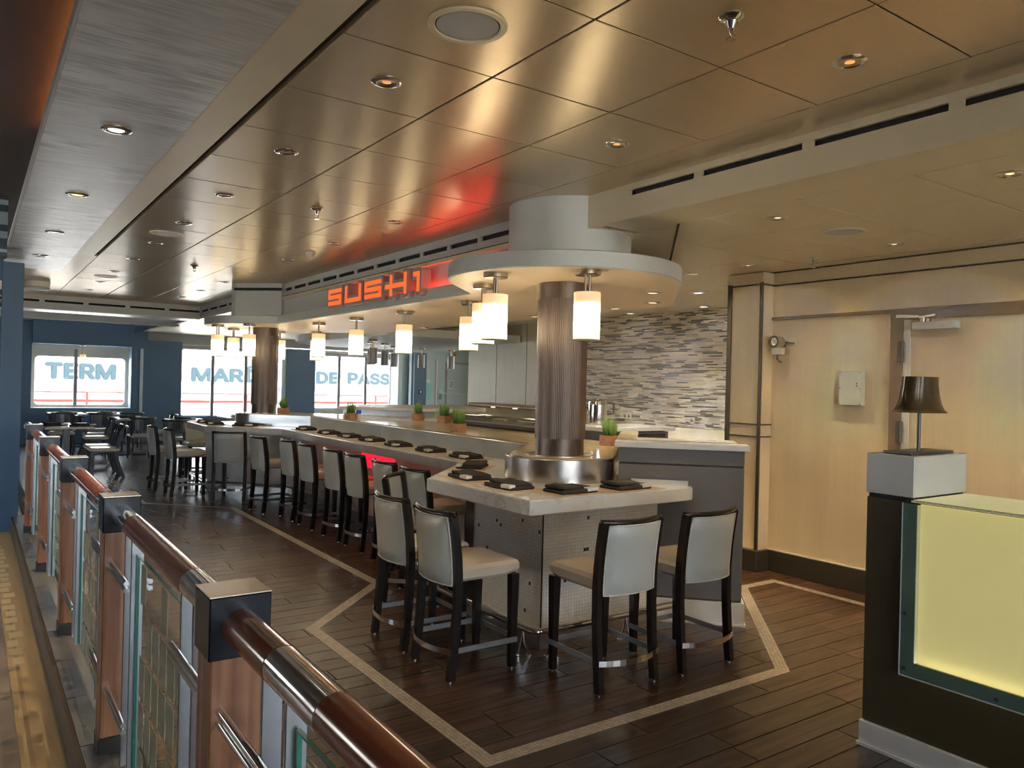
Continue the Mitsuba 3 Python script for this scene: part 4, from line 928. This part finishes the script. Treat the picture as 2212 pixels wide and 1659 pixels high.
# ================================================================== PLACE SETTINGS ON THE BAR
def cushion(w, d, h, seed, amp=.004):
    m = bx(-w / 2, w / 2, -d / 2, d / 2, 0, h, h * .4).subdivide().subdivide().subdivide()
    v = m.vertices.copy(); nz = meshkit.fbm(v * 14 + seed * 3.1, 3, seed) - .5
    v[:, 2] = np.maximum(0, v[:, 2] + amp * 2.5 * nz * (v[:, 2] > h * .3)); v[:, :2] += .006 * (meshkit.noise(v * 9 + seed, seed)[:, None] - .5)
    m.vertices = v; return m
def make_napkin(seed):
    a = cushion(.30, .20, .020, seed, .005); b = cushion(.26, .18, .022, seed + 5, .007); b.apply_transform(trimesh.transformations.rotation_matrix(.05, (0, 1, 0))); b.apply_transform(trimesh.transformations.rotation_matrix(.08 * (-1) ** seed, (0, 0, 1))); b.apply_translation((-.008, .014, .018))
    c = tube([(-.145, -.085, .012), (-.02, -.093, .014), (.14, -.09, .012)], [.013, .016, .013], 10)
    pk = bx(.045, .14, -.112, -.062, .010, .034, .004); pk.apply_transform(trimesh.transformations.rotation_matrix(.05, (0, 0, 1)))
    return [('cloth', mikit.ply(cat(a, b), 'm_napkin', smooth=50)), ('fold', mikit.ply(c, 'm_napkin', smooth=50)), ('packet', mikit.ply(pk, 'm_paper', smooth=30))]
NAP = [make_napkin(s) for s in range(4)]
mat_m = mikit.ply(bx(-.225, .225, -.15, .15, 0, .002), 'm_placemat')
SET = [((2.905, 4.64), -93, 'near left face, rear place'), ((2.885, 4.12), -88, 'near left face, front place'), ((3.125, 3.785), 2, 'near end face, in front of the steel curb'), ((3.585, 3.77), 2, 'near end face, right place'), ((3.30, 5.23), -135, 'diagonal face'), ((3.67, 5.93), -90, 'straight run, first from the near end'),
       ((3.675, 6.59), -90, 'straight run, second from the near end'), ((3.67, 7.27), -90, 'straight run, third from the near end'), ((3.69, 7.97), -90, 'straight run, fourth from the near end'), ((3.685, 8.58), -90, 'straight run, fifth from the near end'), ((3.67, 9.18), -90, 'straight run, sixth from the near end'), ((3.68, 9.99), -90, 'straight run, last before the far bend'),
       ((3.16, 10.98), -45, 'far diagonal face'), ((2.86, 11.42), -90, 'far left face, right place'), ((2.86, 11.92), -90, 'far left face, left place')]
for i, ((x, y), dg, lab) in enumerate(SET):
    s = 1.0
    whole('placemat', 'tan paper placemat on the bar worktop, ' + lab, 'placemat', mat_m, None, group='placemats on the bar', M=place(x, y, .951, dg))
    k = thing('napkin', 'folded black napkin with white packet, ' + lab, 'napkin', 'black napkins on the bar')
    copy_parts(k, NAP[i % 4], place(x, y, .9535, dg, s))

def plant(x, y, z, lab, s=1.0, dg=0, seed=0):
    k = thing('potted_grass', 'green grass tuft in a wooden box, ' + lab, 'plant', 'grass tufts in wooden boxes')
    M = place(x, y, z, dg, s); r = random.Random(seed)
    w = .062
    part(k, 'planter_box', cat(bx(-w, w, -w, -w + .01, 0, .085, .002), bx(-w, w, w - .01, w, 0, .085, .002), bx(-w, -w + .01, -w + .01, w - .01, 0, .085), bx(w - .01, w, -w + .01, w - .01, 0, .085), bx(-w + .01, w - .01, -w + .01, w - .01, 0, .01)), 'm_planter', M=M, label='small wooden planter box')
    part(k, 'soil', bx(-w + .009, w - .009, -w + .009, w - .009, .01, .078), 'm_black_base', M=M)
    V, F = [], []
    for i in range(130):
        bx_, by_ = r.uniform(-.045, .045), r.uniform(-.045, .045); h = r.uniform(.10, .19); le = r.uniform(-.022, .022) + bx_ * .30; lf = r.uniform(-.022, .022) + by_ * .30; a = r.uniform(0, math.pi); c, d = math.cos(a) * .0026, math.sin(a) * .0026
        n = len(V); V += [(bx_ - c, by_ - d, .075), (bx_ + c, by_ + d, .075), (bx_ + le * .35 + c, by_ + lf * .35 + d, .075 + h * .6), (bx_ + le * .35 - c, by_ + lf * .35 - d, .075 + h * .6), (bx_ + le, by_ + lf, .075 + h)]
        F += [(n, n + 1, n + 2), (n, n + 2, n + 3), (n + 3, n + 2, n + 4)]
    kk = part(k, 'grass', trimesh.Trimesh(np.array(V), np.array(F), process=False), 'm_grass', M=M); labels[kk] = {'kind': 'stuff', 'label': 'thin green grass blades'}
plant(4.17, 6.91, 1.1205, 'front one on the curb before the sushi case', 1.0, 8, 1); plant(4.95, 8.55, 1.1205, 'just behind the front one', 1.0, 20, 2); plant(4.92, 9.19, 1.1205, 'on the back bar left of the sushi case', 1.0, 5, 3)
plant(4.06, 9.42, 1.1205, 'beside the blue capped bottle', 1.0, 12, 4); plant(3.74, 11.12, 1.1205, 'right of the far column', 1.0, 30, 5); plant(4.53, 4.98, 1.1205, 'right of the near column by the service stand', 1.0, 15, 6)
k = thing('spray_bottle', 'small white bottle with a blue cap beside a grass tuft on the curb', 'bottle')
part(k, 'body', lathe([(0, 1.119), (.022, 1.119), (.022, 1.185), (.012, 1.2), (0, 1.2)], 16, (4.12, 9.31)), 'm_paper', smooth=40); part(k, 'cap', lathe([(0, 1.2), (.026, 1.2), (.03, 1.215), (.028, 1.245), (0, 1.25)], 16, (4.12, 9.31)), 'm_blue_plastic', smooth=40)

# ================================================================== KIOSK AND LAMP
kk_ = thing('host_stand', 'dark host stand with a glowing yellow glass front and a white box corner', 'host stand')
part(kk_, 'pillar', bx(3.415, 3.885, 1.76, 1.982, .115, 1.145, .002), 'm_kiosk_dark')
part(kk_, 'body', cat(bx(3.415, 3.885, -.6, 1.76, .115, .435), bx(3.60, 3.885, -.6, 1.75, .435, 1.14)), 'm_kiosk_dark')
part(kk_, 'plinth', bx(3.40, 3.89, -.6, 1.99, .012, .113, .003), 'm_white', label='white plinth'); part(kk_, 'plinth_bead', bx(3.393, 3.89, -.6, 1.995, 0, .014), 'm_white')
part(kk_, 'shadow_gap', bx(3.425, 3.875, 1.772, 1.978, 1.143, 1.166), 'm_slot')
part(kk_, 'white_box', bx(3.41, 3.888, 1.764, 1.986, 1.164, 1.347, .003), 'm_white_box', label='white box corner')
part(kk_, 'light_panel', bx(3.435, 3.445, -.6, 1.745, .437, 1.14), 'm_panel', emit=area((.175, .142, .053)), label='glowing yellow light panel')
part(kk_, 'painted_glass_border', cat(bx(3.387, 3.393, 1.737, 1.80, .39, 1.14), bx(3.387, 3.393, -.6, 1.737, .39, .450)), 'm_teal')  # opaque teal plate, the reflection in the glass painted on
part(kk_, 'light_strip', bx(3.395, 3.399, -.6, 1.735, .405, .446), 'm_lamp', emit=area((1.6, 1.45, .8)))
part(kk_, 'light_box_end', bx(3.40, 3.44, 1.745, 1.75, .44, 1.135), 'm_white')
gq = lambda x, y0, y1, z0, z1: trimesh.Trimesh([[x, y0, z0], [x, y1, z0], [x, y1, z1], [x, y0, z1]], [[0, 1, 2], [0, 2, 3]], process=False)
gf = part(kk_, 'glass_front', gq(3.385, -.6, 1.80, .385, 1.142), 'm_glass', label='glass front pane')
part(gf, 'glass_edge', cat(bx(3.383, 3.39, 1.797, 1.801, .385, 1.142), bx(3.383, 3.39, -.6, 1.80, .383, .388)), 'm_wall_cool')
for y, z in ((1.775, .42), (1.775, .66), (1.40, .41), (.9, .41)): part(gf, 'fixing', cat(lathe([(0, 0), (.008, 0), (.008, .006), (0, .006)], 12)).apply_transform(np.array([[0, 0, 1, 3.378], [0, 1, 0, y], [-1, 0, 0, z], [0, 0, 0, 1.0]])), 'm_case_black')
part(kk_, 'glass_top', bx(3.385, 3.885, -.6, 1.762, 1.150, 1.158), 'm_lamp', emit=area((.12, .115, .045)), label='pale glowing glass top')
part(kk_, 'glass_top_edge', cat(bx(3.380, 3.385, -.6, 1.782, 1.148, 1.150), bx(3.380, 3.385, -.6, 1.782, 1.1535, 1.1555), bx(3.380, 3.385, -.6, 1.782, 1.158, 1.160)), 'm_dark_glass')
tl = thing('table_lamp', 'table lamp with a smoky brown flared glass shade on the white box', 'lamp')
part(tl, 'base', bx(3.455, 3.835, 1.80, 1.935, 1.349, 1.361, .003), 'm_case_black'); part(tl, 'stem', cyl(3.645, 1.87, 1.361, 1.56, .0085, 14), 'm_case_black', smooth=40)
sp = [(.168, 1.538), (.150, 1.548), (.132, 1.575), (.120, 1.61), (.113, 1.65), (.108, 1.704), (.104, 1.704), (.109, 1.65), (.116, 1.61), (.128, 1.577), (.146, 1.551), (.166, 1.540), (.168, 1.538)]
m = lathe(sp, 40, (0, 0)); m.apply_scale((1, .62, 1)); m.apply_translation((3.645, 1.87, 0)); part(tl, 'shade', m, 'm_smoke_glass', smooth=40, label='smoky brown glass shade')
m = lathe([(0, 1.60), (.006, 1.60), (.06, 1.545), (.075, 1.536), (0, 1.536)][::-1], 24); m.apply_scale((1, .6, 1)); m.apply_translation((3.645, 1.87, 0)); part(tl, 'holder', m, 'm_case_black', smooth=40)

# ================================================================== FITTINGS ON THE RIGHT WALL
def xcyl(x0, x1, y, z, r, n=24):
    m = lathe([(0, 0), (r, 0), (r, x1 - x0), (0, x1 - x0)], n); m.apply_transform(np.array([[0, 0, 1, x0], [0, 1, 0, y], [-1, 0, 0, z], [0, 0, 0, 1.0]])); return m
ah = thing('alarm_horn', 'small round alarm horn on the panelled wall beside the pilaster', 'alarm')
part(ah, 'horn', xcyl(5.83, 5.92, 4.285, 2.06, .052), 'm_steel', smooth=40)
part(ah, 'ring', lathe([(.036, 0), (.050, 0), (.053, .008), (.050, .016), (.036, .012)], 28).apply_transform(np.array([[0, 0, -1, 5.832], [0, 1, 0, 4.285], [1, 0, 0, 2.06], [0, 0, 0, 1.0]])), 'm_brown_frame', smooth=40)
part(ah, 'speaker_cone', xcyl(5.826, 5.836, 4.285, 2.06, .022), 'm_chrome', smooth=40); part(ah, 'socket_box', bx(5.85, 5.93, 4.24, 4.33, 1.945, 2.01, .004), 'm_plastic_white'); part(ah, 'bracket', cat(bx(5.90, XW, 4.262, 4.31, 2.02, 2.03), tube([(5.93, 4.24, 2.06), (XW, 4.17, 2.05)], .008, 8)), 'm_case_black')
part(ah, 'cable', tube([(5.88, 4.285, 1.95), (5.88, 4.285, 1.91), (5.885, 4.265, 1.885), (5.9, 4.25, 1.88)], .007, 8), 'm_case_black', smooth=True)
cb = thing('control_box', 'flat pale control box screwed to the panelled wall left of the door', 'box')
part(cb, 'case', bx(XW - .06, XW, 3.50, 3.70, 1.52, 1.80, .004), 'm_plastic_box')
for y in (3.512, 3.688):
    for z in (1.532, 1.66, 1.788): part(cb, 'screw', xcyl(XW - .062, XW - .058, y, z, .004, 10), 'm_case_black')
for z in (1.70, 1.68): part(cb, 'indicator', xcyl(XW - .062, XW - .058, 3.54, z, .006, 12), 'm_case_black')
part(cb, 'print', cat(bx(XW - .0605, XW - .06, 3.535, 3.575, 1.752, 1.755), bx(XW - .0605, XW - .06, 3.535, 3.575, 1.745, 1.748)), 'm_grey_shade')
dc = thing('door_closer', 'pale door closer with a steel arm at the top of the door', 'door closer')
part(dc, 'case', bx(XW - .07, XW - .015, 2.80, 3.10, 2.115, 2.175, .004), 'm_plastic_white'); part(dc, 'end_cap', bx(XW - .07, XW - .015, 2.765, 2.80, 2.118, 2.172, .003), 'm_wall_cool')
part(dc, 'arm', cat(hull([(XW - x, y, z) for x in (.10, .12) for y, z in ((3.20, 2.21), (3.19, 2.235), (3.02, 2.205), (3.02, 2.22))]), hull([(XW - x, y, z) for x in (.10, .115) for y, z in ((3.02, 2.198), (3.02, 2.213), (2.90, 2.212), (2.90, 2.225))])), 'm_steel')
part(dc, 'pivot', cyl(XW - .05, 3.02, 2.175, 2.215, .012, 14), 'm_steel', smooth=40); part(dc, 'bracket', cat(bx(XW - .05, XW - .015, 3.02, 3.045, 2.13, 2.20), bx(XW - .05, XW - .015, 2.975, 3.0, 2.13, 2.20)), 'm_flatbar')
for ys, lab in (((7.18,), 'single wall socket low on the stone strip wall'), ((8.40, 8.485), 'double wall socket low on the stone strip wall')):
    k = thing('wall_socket', lab, 'socket')
    part(k, 'plate', bx(XT - .03, XT - .012, min(ys) - .043, max(ys) + .043, 1.155, 1.24, .003), 'm_plastic_white')
    for y in ys: part(k, 'outlet', xcyl(XT - .033, XT - .029, y, 1.197, .02, 18), 'm_brown_frame')
for x, y0, y1, z0, z1, m, nm, lab in [(20.175, 11.0, 11.2, 1.15, 1.75, 'm_green_sign', 'notice_sign', 'pale green notice on the far pale wall'), (20.175, 11.46, 11.60, 1.10, 1.45, 'm_green_sign', 'exit_notice', 'small white and green notice beside the service door')]:
    k = thing(nm, lab, 'sign'); part(k, 'plate', bx(y0, y1, x, x + .012, z0, z1, .002), m if nm == 'notice_sign' else 'm_white')
    part(k, 'panel', bx(y0 + .02, y1 - .02, x - .003, x, z1 - .12, z1 - .02) if nm == 'notice_sign' else bx(y0 + .02, y1 - .02, x - .003, x, z0 + .02, z0 + .2), 'm_white' if nm == 'notice_sign' else 'm_terminal_green')
t3 = meshkit.text_mesh('3', .16, .004, bold=True); t3.apply_transform(np.array([[1, 0, 0, 11.82], [0, 0, -1, 20.176], [0, 1, 0, 1.50], [0, 0, 0, 1.0]]))
k = thing('door_number', 'white plate with a black 3 on the service door', 'sign'); part(k, 'plate', bx(11.77, 11.97, 20.172, 20.18, 1.45, 1.72, .002), 'm_white'); part(k, 'numeral', t3, 'm_black_base')
k = thing('wall_lamp', 'small warm lamp above the service door', 'lamp'); part(k, 'base', bx(11.92, 12.06, 20.15, 20.2, 2.42, 2.56, .005), 'm_plastic_white'); part(k, 'globe', lathe([(0, 2.44), (.03, 2.45), (.045, 2.49), (.03, 2.53), (0, 2.54)], 14, (11.99, 20.14)), 'm_bulb', smooth=40)
k = thing('fire_button', 'small red call point on the dark pilaster', 'call point'); part(k, 'case', bx(10.76, 10.84, 20.07, 20.1, 1.30, 1.40, .004), 'm_deck_rail'); part(k, 'plate', bx(10.775, 10.825, 20.062, 20.07, 1.32, 1.38), 'm_paper')

# ================================================================== DINING TABLES AND CHAIRS
def make_chair():
    out = []
    for s in (-1, 1): out.append(('leg', mikit.ply(sweep_rect([(s * .19, -.235 + .10 * min(1, z / .3) - .10 * max(0, (z - .45) / .4), z) for z in (0, .1, .2, .3, .45, .6, .8)], .035, .045), 'm_hazed_wood', smooth=30)))
    for s in (-1, 1): out.append(('leg', mikit.ply(hull([(s * .19 + dx, .20 + dy, z) for z, w in ((0, .015), (.42, .022)) for dx in (-w, w) for dy in (-w, w)]), 'm_hazed_wood')))
    m = bx(-.22, .22, -.17, .24, .41, .475, .022); out.append(('seat', mikit.ply(m, 'm_dining_seat', smooth=35)))
    a = np.linspace(-1.15, 1.15, 13)
    out.append(('top_rail', mikit.ply(tube([(.23 * math.sin(t) / math.sin(1.15), -.30 + .17 * (1 - math.cos(t)), .80) for t in a], .02, 10), 'm_hazed_wood', smooth=True)))
    V = [(.2 * math.sin(t) / math.sin(.8), -.285 + .1 * (1 - math.cos(t)) + o, z) for o in (0, .025) for z in (.56, .80) for t in np.linspace(-.8, .8, 7)]
    F = []
    for i in range(6): F += [(i, i + 1, i + 8), (i, i + 8, i + 7), (14 + i, 14 + i + 8, 14 + i + 1), (14 + i, 14 + i + 7, 14 + i + 8), (i, 14 + i + 1, i + 1), (i, 14 + i, 14 + i + 1)]
    out.append(('backrest', mikit.ply(trimesh.Trimesh(np.array(V), np.array(F), process=False), 'm_hazed_wood')))
    return out
DCH = make_chair()
def table(x0, x1, y0, y1, lab):
    k = thing('dining_table', lab, 'table', 'dining tables by the windows')
    part(k, 'top', bx(x0, x1, y0, y1, .71, .75, .006), 'm_dining_table'); cx, cy = (x0 + x1) / 2, (y0 + y1) / 2
    part(k, 'pedestal', bx(cx - .05, cx + .05, cy - .05, cy + .05, .03, .71, .004), 'm_hazed_wood'); part(k, 'foot', bx(cx - .25, cx + .25, cy - .25, cy + .25, 0, .03, .006), 'm_hazed_wood')
table(1.0, 1.72, 14.54, 15.75, 'white topped dining table beyond the end of the railing'); table(1.42, 2.12, 19.2, 20.3, 'white topped dining table under the left window, left one'); table(2.2, 2.95, 19.2, 20.3, 'white topped dining table under the left window, right one')
table(2.35, 3.10, 17.0, 18.0, 'dark dining table beside the dark pilaster'); table(3.3, 4.0, 16.2, 17.2, 'dining table left of the tall window'); table(4.6, 5.4, 17.2, 18.2, 'dining table in front of the tall window')
for (x, y), dg, lab in [((1.78, 13.72), 90, 'nearest, pale seat seen from the side'), ((1.78, 14.28), 90, 'just behind the nearest one'), ((1.98, 16.3), 90, 'right of the near white table'), ((1.50, 17.75), 180, 'between the white tables'), ((2.28, 18.55), 0, 'front of the window table, left'), ((1.62, 18.75), 0, 'front of the window table, far left'),
                       ((2.9, 18.75), 0, 'front of the window table, right'), ((2.0, 17.2), -90, 'left of the dark table'), ((2.75, 16.55), 0, 'front of the dark table'), ((3.35, 17.7), 90, 'right of the dark table'), ((3.15, 15.6), 0, 'front of the middle table'), ((4.2, 15.9), 70, 'right of the middle table'), ((5.0, 16.7), 0, 'front of the table at the tall window'), ((8.0, 17.8), 20, 'by the right window, left one'), ((8.9, 18.0), -30, 'by the right window, right one')]:
    k = thing('dining_chair', 'dark dining chair with curved back, ' + lab, 'chair', 'dark dining chairs'); copy_parts(k, DCH, place(x, y, 0, dg))
for (x, y), lab in [((1.17, 15.0), 'left one on the near white table'), ((1.56, 14.75), 'right one on the near white table'), ((1.75, 19.6), 'on the left window table'), ((2.55, 19.6), 'on the right window table'), ((2.7, 17.5), 'on the dark table'), ((3.6, 16.7), 'on the table left of the tall window'), ((4.95, 17.6), 'on the table at the tall window')]:
    k = thing('table_napkin', 'folded black napkin on a dining table, ' + lab, 'napkin', 'napkins on the dining tables'); copy_parts(k, NAP[int(x * 10) % 4], place(x, y, .751, 20, 1.15))

if __import__('os').environ.get('LABCHECK'):
    for k_, v_ in labels.items():
        if 'label' in v_ and not 4 <= len(v_['label'].split()) <= 16 and 'category' in v_: print(len(v_['label'].split()), k_, v_['label'])
